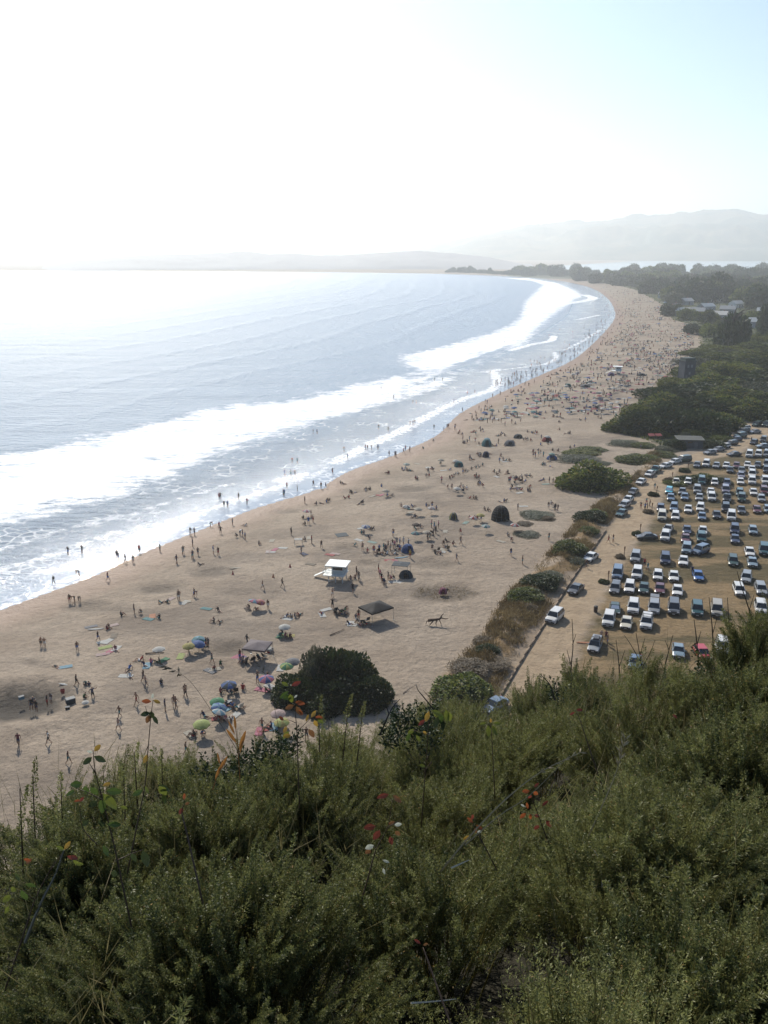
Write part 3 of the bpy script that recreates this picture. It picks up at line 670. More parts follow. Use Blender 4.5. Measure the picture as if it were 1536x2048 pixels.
L_(gi.outputs[0], ip.inputs['Points']); L_(cinf.outputs[0], ip.inputs['Instance']); L_(named('pick', 'INT'), ip.inputs['Instance Index']); L_(named('rot', 'FLOAT_VECTOR'), e2r.inputs[0]); L_(e2r.outputs[0], ip.inputs['Rotation']); L_(named('scl', 'FLOAT'), ip.inputs['Scale']); L_(ip.outputs[0], go_.inputs[0])
ug.modifiers.new('grow', 'NODES').node_group = gnt
meta(ug, 'dense olive and grey-green sage scrub covering the cliff top', 'undergrowth', None, 'stuff')
# the finer, drier grass tufts among it
ng = 6500; a2 = R(1)*rng.uniform(-31, 33, ng); r2 = np.sqrt(rng.random(ng)*(rcrest(a2)**2-1.5)+1.5); tuf = fbm(r2*np.sin(a2)*1.1+31, r2*np.cos(a2)*1.1, 2, 90)
sel = (tuf > .50) | (rng.random(ng) < .15); a2, r2 = a2[sel], r2[sel]; ng = len(a2)
gb = np.stack([r2*np.sin(a2), r2*np.cos(a2), CAMZ+hill_rel(r2, a2)-.3+rng.normal(size=ng)*.08], 1)
gd = unit(np.stack([rng.normal(size=ng)*.55+.1, rng.normal(size=ng)*.45, np.ones(ng)*.9], 1)); gs = unit(np.cross(gd, rng.normal(size=(ng, 3))))
GR = foliage('dry_grass', (.09,.085,.035), (.2,.17,.08), (.3,.25,.15), .35)
gm = leaf_mesh('dry_grass', gb, gd, gs, rng.uniform(.12, .34, ng), rng.uniform(.002, .0045, ng), np.clip(rng.normal(size=ng)*.25+.4, 0, .97), GR)
meta(link('grass', gm), 'thin dry grass blades mixed through the cliff scrub', 'grass', None, 'stuff')

LC = {'green': (.05,.08,.02), 'dark': (.03,.042,.018), 'yg': (.11,.13,.025), 'yellow': (.25,.16,.035), 'orange': (.24,.07,.025), 'red': (.15,.035,.025), 'brown': (.13,.065,.03), 'pale': (.4,.42,.36), 'maroon': (.11,.03,.022)}
LM = {k: plain('leaf_'+k, v, .4, noise=.25, scale=20, trans=.45) for k, v in LC.items()}
m_stem = M('woody_stem', (.06,.035,.02), .7); m_straw = M('straw_stalk', (.32,.25,.14), .6); m_twig = M('dark_twig', (.035,.028,.02), .9); m_pale = M('bleached_stalk', (.5,.45,.35), .5)
def add_leaf(m, p, d, L, mi, wide=.62):
    d = Vector(d).normalized(); s = d.cross(Vector((.1, -1, .35))).normalized(); n_ = s.cross(d).normalized()
    if n_.y > 0: n_ = -n_
    prof = [(0, 0), (.12, .2), (.3, .42), (.5, .5), (.68, .42), (.84, .25), (1, 0)]
    mid = [p+d*L*t-n_*L*.10*math.sin(t*2.6) for t, _ in prof]
    for sg in (-1, 1):
        ed = [p+d*L*(t+(.03 if i % 2 else -.01))+s*sg*L*wide*w_+n_*L*(.13*w_-.12*math.sin(t*2.6)) for i, (t, w_) in enumerate(prof)]
        for i in range(len(prof)-1):
            if i == 0: m.poly([mid[0], mid[1], ed[1]][::sg], mi)
            elif i == len(prof)-2: m.poly([mid[i], mid[i+1], ed[i]][::sg], mi)
            else: m.poly([mid[i], mid[i+1], ed[i+1], ed[i]][::sg], mi)
def pxm(Y): return Y/F_PX
def leafy(name, Y, paths, leaves, label, rad=.0036, cat='plant', stem=None):
    """paths and leaves are given as sighted points carried out to forward distance Y; leaves: x, y, dx, dy, length, colour"""
    b = at_y(paths[0][0][0], paths[0][0][1], Y); root = empty(name, b)
    m = MB()
    for i, pth in enumerate(paths):
        P3 = [at_y(px, py, Y+.03*math.sin(i*2+k*1.3)*(k > 0))-b for k, (px, py) in enumerate(pth)]
        k = len(P3); rr0 = rad if i == 0 else rad*.6
        if i == 0: P3 = [P3[0]+(P3[0]-P3[1]).normalized()*.25]+P3; k += 1
        P3 = [Vector(q) for q in crom(P3, 4)]
        m.tube(P3, [rr0*(1-.65*j/(len(P3)-1)) for j in range(len(P3))], 5)
    st = link('stem', m.mesh('stem', stem or m_stem, True), root)
    for j, (lx, ly, dx, dy, L, c) in enumerate(leaves):
        Yl = Y+rnd.uniform(-.06, .06); p = at_y(lx, ly, Yl)-b; Lm = L*pxm(Yl)*1.0
        lm_ = MB(); add_leaf(lm_, p, (dx, rnd.uniform(-.5, .5), -dy), Lm, 0, rnd.uniform(.36, .52))
        link('leaf', lm_.mesh('leaf', LM[c], True), root)
    meta(root, label, cat, 'leafy plants rising out of the cliff scrub'); return root
leafy('bramble', 2.7, [[(245,1770),(228,1690),(205,1600),(190,1540),(186,1500)],[(190,1545),(178,1525)],[(205,1600),(175,1585),(150,1575)],[(236,1720),(262,1708),(285,1700)],[(195,1690),(165,1655),(160,1610)]],
      [(186,1505,-.6,-.5,16,'pale'),(188,1503,.8,-.9,26,'yellow'),(188,1512,.9,.6,30,'dark'),(184,1514,-.8,.7,30,'dark'),(165,1568,-.9,.2,34,'green'),(172,1572,-.3,1,38,'green'),(180,1574,.4,1,34,'green'),
       (205,1572,.7,-.3,22,'yellow'),(206,1586,.6,.9,52,'yg'),(204,1596,-.1,1,44,'green'),(212,1582,1,.2,36,'green'),(195,1602,-.9,.8,36,'dark'),(168,1594,-.3,.3,16,'red'),(160,1600,-1,.2,14,'orange'),
       (240,1612,.8,.6,20,'yg'),(285,1700,.3,1,44,'dark'),(262,1706,.2,1,36,'dark'),(230,1740,-.3,1,34,'dark'),(202,1640,-.2,1,38,'dark'),(206,1690,.5,.9,30,'green'),(214,1648,1,.4,34,'green'),(150,1580,-.8,.5,26,'green'),(178,1640,-.7,.7,28,'dark')],
      'leafy green bramble with one yellow leaf at its tip')
leafy('tall_weed', 3.2, [[(276,1640),(290,1570),(296,1500),(301,1440),(306,1400)],[(297,1490),(288,1510)],[(300,1440),(290,1412)]],
      [(303,1403,-.8,-.1,22,'orange'),(306,1400,.9,.2,20,'yellow'),(304,1398,.2,-.9,14,'pale'),(300,1425,-.9,.3,24,'dark'),(300,1430,-.5,1,26,'brown'),(305,1430,.6,1,24,'dark'),(303,1422,-.2,1,30,'dark'),
       (296,1508,-.4,.8,24,'yellow'),(298,1500,1,-.1,12,'yg'),(290,1572,.5,.9,20,'yg'),(318,1572,.4,1,36,'yg'),(326,1588,.2,1,24,'yg'),(316,1570,.9,.4,30,'dark'),(286,1580,-.8,.3,26,'green')],
      'single tall brown stalk with a drooping tuft of leaves')
leafy('branching_weed', 4.2, [[(596,1530),(594,1470),(590,1420),(584,1385),(578,1368)],[(594,1462),(610,1448),(622,1436),(634,1432)],[(592,1446),(578,1440),(568,1441)],[(592,1490),(584,1478),(578,1470)]],
      [(577,1372,-.6,-.4,18,'yg'),(582,1372,.9,-.3,24,'red'),(578,1382,-.7,.6,28,'green'),(580,1388,.1,1,30,'yg'),(584,1392,-.8,.4,26,'green'),(590,1404,.9,.3,24,'orange'),(592,1412,.5,.9,26,'brown'),(588,1410,-.9,.5,24,'brown'),
       (612,1444,.3,-.9,18,'yellow'),(622,1436,.6,-.8,20,'yellow'),(630,1434,.9,.1,18,'orange'),(628,1440,.3,1,26,'yellow'),(634,1436,.8,.7,20,'yg'),(606,1430,-.5,-.7,16,'orange'),(578,1462,-.5,.8,30,'yg'),(582,1470,-.9,.5,26,'yellow'),
       (568,1441,-.7,-.3,16,'orange'),(573,1452,-.3,.8,18,'yellow'),(588,1396,.6,-.5,10,'pale'),(618,1458,.4,1,30,'brown')],
      'branching weed with yellow and red leaves before the dark bush')
leafy('yellowing_bramble', 4.6, [[(848,1580),(854,1500),(858,1440),(862,1398)],[(856,1450),(880,1425),(896,1418)],[(858,1470),(835,1462),(820,1460)],[(862,1398),(846,1380)]],
      [(858,1422,-.3,.9,26,'yellow'),(864,1420,.8,.3,26,'yg'),(870,1420,.3,1,30,'yg'),(892,1418,.1,1,32,'yg'),(897,1424,.2,1,34,'yg'),(880,1424,.1,1,30,'green'),(886,1440,0,1,26,'dark'),(876,1432,-.3,1,28,'dark'),(836,1452,.5,-.3,22,'red'),(828,1458,-.5,.5,20,'yg'),
       (820,1466,-.3,.9,24,'green'),(832,1470,.5,.8,20,'yg'),(846,1462,.4,.6,18,'yellow'),(838,1530,.9,0,16,'yg')],
      'bramble of hanging yellow-green leaves below the green roadside bush')
leafy('yellow_leaf_sprig', 4.8, [[(986,1520),(984,1480),(982,1448)],[(982,1452),(972,1446)]],
      [(974,1446,-.9,.1,18,'yg'),(976,1450,.1,1,28,'yg'),(984,1450,.5,.9,26,'yg'),(986,1447,.9,-.2,18,'yg'),(982,1446,-.1,-.9,14,'yellow')], 'small sprig of bright yellow-green leaves on the scrub crest')
leafy('red_leaf_weed', 2.7, [[(50,1860),(70,1800),(95,1750),(128,1702)],[(95,1750),(110,1720)],[(70,1800),(45,1780)]],
      [(128,1700,.6,-.8,26,'yellow'),(130,1702,-.8,-.5,24,'yg'),(134,1712,.8,.4,20,'red'),(140,1712,.9,.1,22,'maroon'),(146,1720,.5,.9,26,'yg'),(150,1728,.9,.3,20,'yg'),(62,1722,-.6,-.3,18,'orange'),(52,1728,.6,-.6,22,'brown'),
       (40,1762,-.5,-.3,26,'yg'),(30,1775,-.6,.8,34,'yg'),(42,1780,.3,1,34,'green'),(22,1790,-.8,.7,30,'yg'),(50,1768,.7,.5,28,'green'),(18,1812,-.5,.9,26,'yg')], 'low weed with yellow, red and lime leaves at the left')
leafy('orange_leaf_vine', 3.4, [[(1095,1680),(1080,1640),(1066,1600),(1062,1575)],[(1078,1632),(1060,1628),(1046,1622)]],
      [(1060,1582,-.8,.3,20,'orange'),(1066,1584,.6,.5,20,'orange'),(1062,1590,-.2,.9,18,'red'),(1068,1575,.8,-.5,16,'maroon'),(1052,1626,-.6,.6,20,'orange'),(1060,1628,.2,.9,22,'orange'),(1068,1630,.8,.5,20,'red'),(1056,1618,-.2,-.9,16,'orange'),
       (1050,1614,-.6,-.4,12,'pale'),(1084,1612,.8,-.4,20,'maroon'),(1092,1640,.6,.8,24,'maroon'),(1078,1650,-.4,1,24,'maroon')], 'vine with bright orange-red leaves in the middle of the scrub')
leafy('orange_sprig', 3.3, [[(968,1690),(955,1665),(944,1645)]],
      [(946,1646,-.6,-.5,18,'orange'),(952,1650,.6,.2,20,'orange'),(950,1656,.2,.9,18,'brown'),(942,1672,-.9,.1,22,'yellow'),(954,1664,.9,.3,14,'pale'),(944,1640,.1,-1,16,'red')], 'sprig with orange and yellow leaves under the long straw stalk')
leafy('withered_clump', 3.1, [[(735,1760),(752,1700),(775,1655),(785,1600)],[(775,1655),(800,1640)],[(752,1700),(735,1680)]],
      [(778,1588,-.9,.5,34,'maroon'),(786,1590,.8,.6,26,'brown'),(752,1652,-.9,.4,34,'maroon'),(760,1660,-.5,.9,32,'maroon'),(775,1650,.5,-.3,20,'brown'),(788,1650,.9,.1,20,'pale'),(790,1662,.6,.8,22,'brown'),(748,1690,-.9,.6,26,'pale'),(742,1700,-.7,.9,26,'brown'),
       (765,1720,.9,.1,18,'pale'),(766,1736,.3,.9,16,'pale'),(780,1672,.2,1,26,'maroon')], 'withered maroon and whitish leaf clump left of the orange-leaved vine')
leafy('red_tip_weed', 3.6, [[(1180,1500),(1160,1440),(1150,1420)]],
      [(1150,1424,-.7,.4,14,'red'),(1152,1420,.6,-.2,16,'maroon'),(1345,1428,.5,.4,14,'red')], 'tiny weed with red tips on the right scrub')
leafy('pink_dry_leaf', 2.1, [[(855,1920),(846,1895)]], [(842,1888,-.6,-.3,20,'red'),(846,1890,.7,.3,18,'brown')], 'faded reddish leaf pair low in the scrub')
leafy('pink_seed_head', 2.6, [[(372,1660),(364,1625),(368,1608)]], [(366,1615,-.4,.7,20,'maroon'),(370,1610,.6,-.6,18,'brown'),(368,1600,.1,-1,16,'orange')], 'dull pink seed head left of centre in the scrub')
def stalk(name, Y, pth, label, mat, rad=.0025, heads=0, hl=.02, blades=(), hmat=None, cat='grass stalk', brs=()):
    b = at_y(pth[0][0], pth[0][1], Y); root = empty(name, b); m = MB()
    P3 = [Vector(q) for q in crom([at_y(px, py, Y+.02*k)-b for k, (px, py) in enumerate(pth)], 5)]
    m.tube(P3, [rad*(1-.7*i/len(P3)) for i in range(len(P3))], 4)
    for br in brs:
        Q3 = [Vector(q) for q in crom([at_y(px, py, Y+.02*k)-b for k, (px, py) in enumerate(br)], 4)]
        m.tube(Q3, [rad*.6*(1-.7*i/len(Q3)) for i in range(len(Q3))], 4)
    link('stem', m.mesh('stem', mat), root)
    if heads:
        h = MB(); e = len(P3)-1
        for k in range(heads):
            i = e-int(k*e*.32/heads); p = P3[i]; t = (P3[e]-P3[e-1]).normalized()
            dd = (t+Vector((rnd.uniform(-.8, .8), rnd.uniform(-.5, .5), rnd.uniform(-.8, .4)))).normalized()
            h.tube([p, p+dd*hl*.5, p+dd*hl], [.0006, hl*.12, .0004], 4)
        link('seed_head', h.mesh('seed_head', hmat or mat), root)
    for (bx, by, dx, dy, L) in blades:
        l_ = MB(); add_leaf(l_, at_y(bx, by, Y)-b, (dx, rnd.uniform(-.2, .2), -dy), L*pxm(Y), 0, .16); link('blade', l_.mesh('blade', hmat or mat, True), root)
    meta(root, label, cat, 'single stalks standing out of the scrub'); return root
m_ob = M('rusty_reed', (.3,.14,.04), .6, trans=.3)
stalk('arching_grass', 4.4, [(500,1545),(468,1490),(430,1432),(385,1368),(352,1342),(322,1328)], 'thin arching grass stem with seed tips over the beach', M('grass_stem', (.12,.09,.05), .6), .0022, 12, .05)
stalk('thin_grass_stem', 4.6, [(566,1500),(552,1430),(540,1380),(532,1352),(518,1330)], 'very thin upright grass stem left of the branching weed', M('grass_stem', (.12,.09,.05), .6), .0015, 4, .03)
stalk('rusty_reed', 4.0, [(480,1560),(476,1500),(470,1440)], 'rusty orange reed with narrow upright blades', m_ob, .003, blades=[(474,1488,-.5,-1,48),(472,1462,-.1,-1,36),(478,1500,.35,-1,56),(470,1470,-.35,-.8,36),(480,1508,.15,-1,44)])
stalk('rusty_reed', 3.8, [(425,1580),(436,1545),(448,1510)], 'shorter rusty reed leaning right beside the taller reed', m_ob, .003, blades=[(436,1545,.5,-.9,50),(430,1560,.35,-.9,44),(440,1530,-.2,-1,30)])
stalk('straw_stalk', 3.2, [(880,1745),(940,1672),(1010,1600),(1080,1545),(1160,1505)], 'long leaning pale straw stalk across the scrub', m_straw, .005, 10, .03, brs=[[(930,1690),(1000,1630),(1060,1590),(1140,1510)]])
stalk('straw_stalk', 3.0, [(1165,1700),(1205,1610),(1232,1545),(1250,1480)], 'upright tan seed stalk near the right scrub shadow', m_straw, .003, 14, .035)
stalk('bleached_stalk', 2.8, [(1205,1775),(1202,1740),(1195,1712),(1186,1698)], 'short curled bleached stalk with a hooked top', m_pale, .004)
stalk('bleached_stalk', 2.8, [(1172,1790),(1190,1776),(1206,1772)], 'short white stalk lying flat below the hooked one', m_pale, .004)
stalk('bleached_stalk', 3.0, [(902,1736),(922,1727),(938,1720)], 'short thick pale stalk piece left of the red vine', m_pale, .005)
stalk('dry_stick', 2.1, [(822,2006),(865,2003),(912,1998)], 'pale dry stick lying near the bottom edge', m_pale, .004)
stalk('dry_stick', 3.0, [(1365,1785),(1420,1760),(1465,1738)], 'grey dry stem slanting up at lower right', m_straw, .003, 6, .02)
stalk('dry_stick', 3.2, [(1462,1700),(1490,1712),(1530,1720)], 'curved pale stem in the dark right-hand shadow', m_pale, .003)
stalk('dry_stick', 2.6, [(1300,1990),(1360,1930),(1430,1880),(1500,1842)], 'long grey-green stem in the lower right corner', m_straw, .004, 8, .02)
stalk('dry_stick', 2.5, [(50,1885),(80,1810),(110,1750),(128,1700)], 'bare grey stick leaning right at lower left', M('grey_twig', (.12,.11,.08), .7), .006)
TW = [([(1143,1400),(1142,1340),(1146,1290),(1144,1238)], [[(1142,1330),(1134,1300)],[(1145,1290),(1152,1268)]]), ([(1290,1400),(1284,1340),(1278,1300),(1272,1266)], [[(1285,1335),(1302,1302),(1310,1280)],[(1284,1330),(1262,1290),(1248,1270)],[(1280,1310),(1290,1276)]]),
      ([(1336,1390),(1330,1340),(1338,1300),(1346,1270)], [[(1331,1345),(1316,1315)],[(1338,1300),(1330,1280)]]), ([(1240,1390),(1238,1330),(1232,1280)], [[(1238,1335),(1250,1300)]]), ([(1398,1330),(1392,1270),(1388,1238)], [[(1394,1290),(1402,1262)]]),
      ([(1428,1320),(1424,1250),(1418,1194)], [[(1425,1270),(1434,1235)]]), ([(1464,1310),(1458,1245),(1455,1195)], []), ([(1518,1290),(1500,1225),(1482,1170),(1474,1142)], [[(1498,1222),(1508,1190)]]),
      ([(1110,1400),(1100,1370),(1082,1350)], [[(1104,1380),(1116,1356)]]), ([(760,1470),(782,1420),(800,1398)], [[(778,1428),(770,1405)],[(788,1412),(806,1412)]]), ([(868,1420),(848,1395),(836,1380),(832,1368)], [])]
for i, (a, b) in enumerate(TW):
    c = ['bare dark twig by the road edge of the scrub', 'forked dead twig standing before the car park', 'bare forked twig right of the tallest forked one', 'straight dead twig left of the forked one', 'dark bare twig under the roof-racked van', 'tall bare twig before the third van row',
         'second tall bare twig to the right', 'leaning bare twig at the right photo edge', 'tiny dead twig where the road meets scrub', 'dead twig right of the dark bush', 'hooked dead stem before the open sand'][i]
    stalk('bare_twig', 6.3 if i < 8 else 5.5, a, c, m_twig, .006, brs=b, cat='twig')
def spire_thing(px, py0, py1, Y, wpx, label, tc=.35, lean=0):
    b = at_y(px, py0, Y); tp = at_y(px+lean, py1, Y); ax = np.array((tp-b).normalized())[None]; Hh = np.array([(tp-b).length])
    root = empty('sage_spire', b); z = np.zeros((1, 3))
    P, d, s_, L, Wd, T = spires(z, ax, Hh, np.array([wpx*pxm(Y)/2*.7]), int(Hh[0]*900), np.array([tc+.2]), int(px), leaf=(.008,.017), up=.9)
    link('foliage', leaf_mesh('foliage', P, d, s_, L, Wd, T, F_SAGE), root)
    m = MB(); m.tube([Vector((0,0,-.25)), Vector(ax[0])*Hh[0]*.9], [.006, .002], 4); link('stem', m.mesh('stem', m_stem), root)
    meta(root, label, 'sprig', 'upright sage sprigs on the skyline of the scrub')
for a in [(640,1510,1392,5.2,22,'upright green sprig left of the other two by the dark bush',.3,-4),(680,1500,1388,5.2,24,'middle leaning green sprig in front of the dark bush',.35,20),(708,1510,1404,5.2,22,'right leaning green sprig in front of the dark bush',.35,20),
          (62,1700,1532,3.6,24,'tall thin sage sprig at the far left',.3,4),(36,1720,1560,3.4,20,'short sage sprig nearest the left photo edge',.3,4),(118,1660,1548,4.0,30,'sage sprig between the left edge and the bramble',.4,4),
          (245,1640,1518,4.0,26,'bushy sage sprig right of the bramble tip',.45,2),(272,1600,1492,4.4,14,'thin pale sprig just left of the tall brown stalk',.5,-4),(320,1580,1498,4.4,14,'thin pale sprig just right of the tall brown stalk',.5,4)]:
    spire_thing(*a)
def dark_shrub(pts, Y, label, seed):
    root = empty('coyote_bush', at_y(pts[0][0], pts[0][1], Y)); b = root.location
    r_ = np.random.default_rng(seed); A = []; 
    for (px, py, w, h) in pts:
        k = 26; c = np.array(at_y(px, py, Y)); s = pxm(Y)
        bs = c+np.stack([r_.uniform(-w/2, w/2, k)*s, r_.uniform(-.25, .25, k), r_.uniform(-h, 0, k)*s], 1)
        ax = unit(np.stack([r_.normal(size=k)*.45, r_.normal(size=k)*.3, np.ones(k)], 1))
        A.append(spires(bs-np.array(b), ax, r_.uniform(.14, .26, k), r_.uniform(.03, .05, k), 46, r_.uniform(0, .35, k), seed, leaf=(.018,.03), lw=.65))
    Z_ = [np.concatenate(q) for q in zip(*A)]
    link('foliage', leaf_mesh('foliage', *Z_, F_DARK), root); st = link('stem', STEMS, root); st.scale = (.3, .3, .35); st.location = (0, 0, -.35)
    meta(root, label, 'shrub', 'darker shrubs along the scrub crest')
dark_shrub([(345,1610,60,40),(395,1598,70,50),(440,1580,70,50),(490,1560,70,50),(530,1548,60,50),(380,1630,120,40),(460,1600,120,40)], 5.6, 'dark broad-leaved shrub on the crest below the green umbrella', 3)
dark_shrub([(845,1470,60,30),(790,1466,50,24)], 6.2, 'dark small-leaved shrub on the crest right of the dark bush', 4)
dark_shrub([(1128,1425,22,20)], 6.4, 'dark spiky shrub at the foot of the sandy road', 6)
dark_shrub([(1490,1330,80,50),(1530,1310,60,60),(1440,1360,80,40),(1500,1370,120,60)], 6.0, 'green bushy shrub at the right photo edge', 9)
dark_shrub([(570,1525,50,26)], 6.0, 'small dark shrub on the crest by the branching weed', 12)

# ------------------------------------------------------------------ cars
GLASS = plain('car_glass', (.015,.02,.025), .06, coat=.5); RUB = M('tyre_rubber', (.015,.015,.015), .85); TRIM = M('black_trim', (.02,.02,.02), .6)
RIM = M('wheel_rim', (.35,.35,.36), .35, metal=.7); LAMP = M('headlamp_glass', (.6,.62,.65), .12); RED = M('tail_lamp', (.3,.01,.01), .25); PLATE = M('number_plate', (.5,.5,.48), .5)
CC = {'white': (.58,.57,.54), 'silver': (.24,.25,.255), 'grey': (.09,.095,.1), 'dark grey': (.05,.052,.055), 'black': (.015,.016,.018), 'navy': (.02,.03,.07), 'blue': (.02,.09,.28), 'steel blue': (.1,.15,.22),
      'teal': (.02,.075,.08), 'pale blue': (.17,.23,.27), 'cyan': (.05,.38,.5), 'maroon': (.1,.015,.02), 'red': (.4,.02,.025), 'cream': (.5,.46,.36), 'tan': (.3,.27,.22), 'dark green': (.015,.045,.03), 'lilac grey': (.2,.19,.24)}
CM = {k: plain('car_paint_'+k.replace(' ', '_'), v, .3, coat=.6, noise=.03) for k, v in CC.items()}
# kind: length, half width, side profile of the body (y from nose 0 to tail 1, z top of lower body), greenhouse points (y,z): windscreen foot, roof front, roof rear, rear foot
KINDS = {'sedan': (4.55, .87, [(0,.52),(.03,.66),(.1,.74),(.27,.86),(.5,.92),(.82,.93),(.97,.86),(1,.6)], (.26,.41,.70,.86), 1.42, .9),
         'hatchback': (4.05, .85, [(0,.52),(.03,.68),(.1,.78),(.25,.9),(.5,.95),(.85,.96),(.98,.9),(1,.6)], (.23,.38,.84,.96), 1.5, .95),
         'wagon': (4.7, .88, [(0,.52),(.03,.68),(.1,.76),(.26,.88),(.5,.95),(.85,.98),(.98,.92),(1,.6)], (.25,.39,.90,.98), 1.55, .96),
         'SUV': (4.6, .93, [(0,.6),(.03,.85),(.1,.98),(.25,1.05),(.5,1.1),(.85,1.12),(.98,1.08),(1,.7)], (.24,.36,.91,.98), 1.82, 1.1),
         'van': (4.9, .95, [(0,.6),(.03,.85),(.08,.98),(.18,1.08),(.5,1.1),(.85,1.12),(.98,1.08),(1,.7)], (.15,.33,.93,.985), 1.92, 1.1),
         'pickup': (5.2, .94, [(0,.6),(.03,.85),(.1,.98),(.28,1.05),(.5,1.08),(.85,1.08),(.98,1.08),(1,.7)], (.28,.38,.56,.60), 1.78, 1.06)}
def car_parts(kind):
    Lc, hw, prof, gh, H, belt = KINDS[kind]; out = {}
    m = MB(); Y0 = -Lc/2; b0 = 0; zb = .24
    ring = []
    wl = [.18, .80] if kind != 'pickup' else [.17, .78]
    for t, zt in prof:
        y = Y0+t*Lc; k = .86 if t < .02 or t > .99 else (.95 if t < .06 or t > .95 else 1.0); wd = hw*k
        ring.append([(-wd*.93, y, zb), (-wd, y, zb+.16), (-wd, y, zt-.22), (-wd*.965, y, zt-.07), (-wd*.82, y, zt), (0, y, zt+.03), (wd*.82, y, zt), (wd*.965, y, zt-.07), (wd, y, zt-.22), (wd, y, zb+.16), (wd*.93, y, zb)])
    n = len(ring[0]); base = len(m.v)
    for r_ in ring: m.v += r_
    for i in range(len(ring)-1):
        for k in range(n): m.f.append((base+i*n+k, base+i*n+(k+1) % n, base+(i+1)*n+(k+1) % n, base+(i+1)*n+k)[::-1]); m.m.append(0)
    m.f.append(tuple(base+k for k in range(n))); m.m.append(0); m.f.append(tuple(base+(len(ring)-1)*n+k for k in range(n))[::-1]); m.m.append(0)
    def zat(t): return float(np.interp(t, [p[0] for p in prof], [p[1] for p in prof]))
    yf, yr0, yr1, yb = [Y0+g_*Lc for g_ in gh]; wb, wt = hw*.93, hw*.74
    A = [Vector((s*wb, yf, zat(gh[0])-.01)) for s in (-1, 1)]; B = [Vector((s*wt, yr0, H-.05)) for s in (-1, 1)]; C_ = [Vector((s*wt, yr1, H-.06)) for s in (-1, 1)]; D_ = [Vector((s*wb, yb, zat(gh[3])-.01)) for s in (-1, 1)]
    # roof and pillars belong to the body
    m.box((0, (yr0+yr1)/2, H-.035), (wt+.03, (yr1-yr0)/2+.06, .035), 0, taper=.93)
    for i in (0, 1):
        sx = (-1, 1)[i]
        m.tube([A[i], B[i]], .04, 4, cap=False); m.tube([C_[i], D_[i]], .055, 4, cap=False)
        for q in ((.33, .62) if kind in ('wagon', 'SUV', 'van') else (.45,)):
            p1 = A[i].lerp(D_[i], q+.05); p1.z = zat((p1.y-Y0)/Lc)-.03; p2 = B[i].lerp(C_[i], q); m.tube([p1, p2], .035, 4, cap=False)
    m.box((0, Y0+.03, .42), (hw*.84, .07, .12), 1); m.box((0, -Y0-.03, .44), (hw*.84, .07, .12), 1)
    m.box((0, Y0+.0, .62 if H < 1.6 else .78), (hw*.42, .03, .07), 1); m.box((0, Y0-.045, .46), (.2, .01, .06), 2); m.box((0, -Y0+.045, .6), (.2, .01, .07), 2)
    for sx in (-1, 1):
        m.box((sx*(hw+.09), yf+.25, zat(gh[0])+.08), (.09, .05, .06), 0)
        m.box((sx*hw*.95, Y0+Lc*wl[0], .36), (.06, .36, .22), 1); m.box((sx*hw*.95, Y0+Lc*wl[1], .36), (.06, .36, .22), 1)
    if kind == 'pickup':
        m.box((0, Y0+Lc*.8, 1.09), (hw*.8, Lc*.16, .012), 1)
    out['body'] = m.mesh('body', [CM['white'], TRIM, PLATE]); 
    def pane(pts, nm):
        q = MB(); c = sum((Vector(p) for p in pts), Vector())/len(pts); nn = (Vector(pts[1])-Vector(pts[0])).cross(Vector(pts[2])-Vector(pts[0])).normalized()
        if nn.dot(c-Vector((0, 0, .8))) < 0: nn = -nn; pts = pts[::-1]
        f1 = [Vector(p)+nn*.012 for p in pts]; f0 = [Vector(p)-nn*.012 for p in pts]
        q.poly(f1); q.poly(f0[::-1])
        for i in range(len(pts)): j = (i+1) % len(pts); q.poly([f1[i], f0[i], f0[j], f1[j]])
        return q.mesh(nm, GLASS)
    out['windscreen'] = pane([A[0], A[1], B[1], B[0]], 'windscreen')
    out['rear_window'] = pane([D_[1], D_[0], C_[0], C_[1]], 'rear_window')
    for i, nm in ((0, 'side_window'), (1, 'side_window_b')): out[nm] = pane([A[i], B[i], C_[i], D_[i]], 'side_window')
    wr = .32 if H < 1.6 else .37
    q = MB(); q.lathe([(.0, -.11), (wr*.6, -.11), (wr*.95, -.1), (wr, -.06), (wr, .06), (wr*.95, .1), (wr*.62, .11)], 16, 0, 'x'); q.lathe([(wr*.62, .1), (wr*.3, .085), (0, .09)], 12, 1, 'x'); q.lathe([(wr*.62, -.112), (wr*.3, -.12), (0, -.118)], 12, 1, 'x')
    out['wheel'] = q.mesh('wheel', [RUB, RIM]); out['_wl'] = [(s*(hw-.1), Y0+Lc*t, wr) for s in (-1, 1) for t in wl]
    zh = .66 if H < 1.6 else .84
    q = MB(); q.box((0, 0, 0), (.17, .05, .075)); out['headlight'] = q.mesh('headlight', LAMP); q = MB(); q.box((0, 0, 0), (.1, .04, .12)); out['tail_light'] = q.mesh('tail_light', RED)
    out['_hl'] = [(s*hw*.68, Y0+.02, zh) for s in (-1, 1)]; out['_tl'] = [(s*hw*.76, -Y0-.01, zh+.08) for s in (-1, 1)]; out['_H'] = H; out['_L'] = Lc
    return out
KP = {k: car_parts(k) for k in KINDS}
CARS = {}
def make_car(kind, color, full=True):
    K = KP[kind]; root = empty('parked_car', (0, 0, 0)); b = link('body', K['body'], root); paint(b, [CM[color]])
    for nm in ('windscreen', 'rear_window', 'side_window', 'side_window_b'): link(nm.replace('_b', ''), K[nm], root)
    for w_ in K['_wl']: link('wheel', K['wheel'], root).location = w_
    for w_ in K['_hl']: link('headlight', K['headlight'], root).location = w_
    for w_ in K['_tl']: link('tail_light', K['tail_light'], root).location = w_
    return root
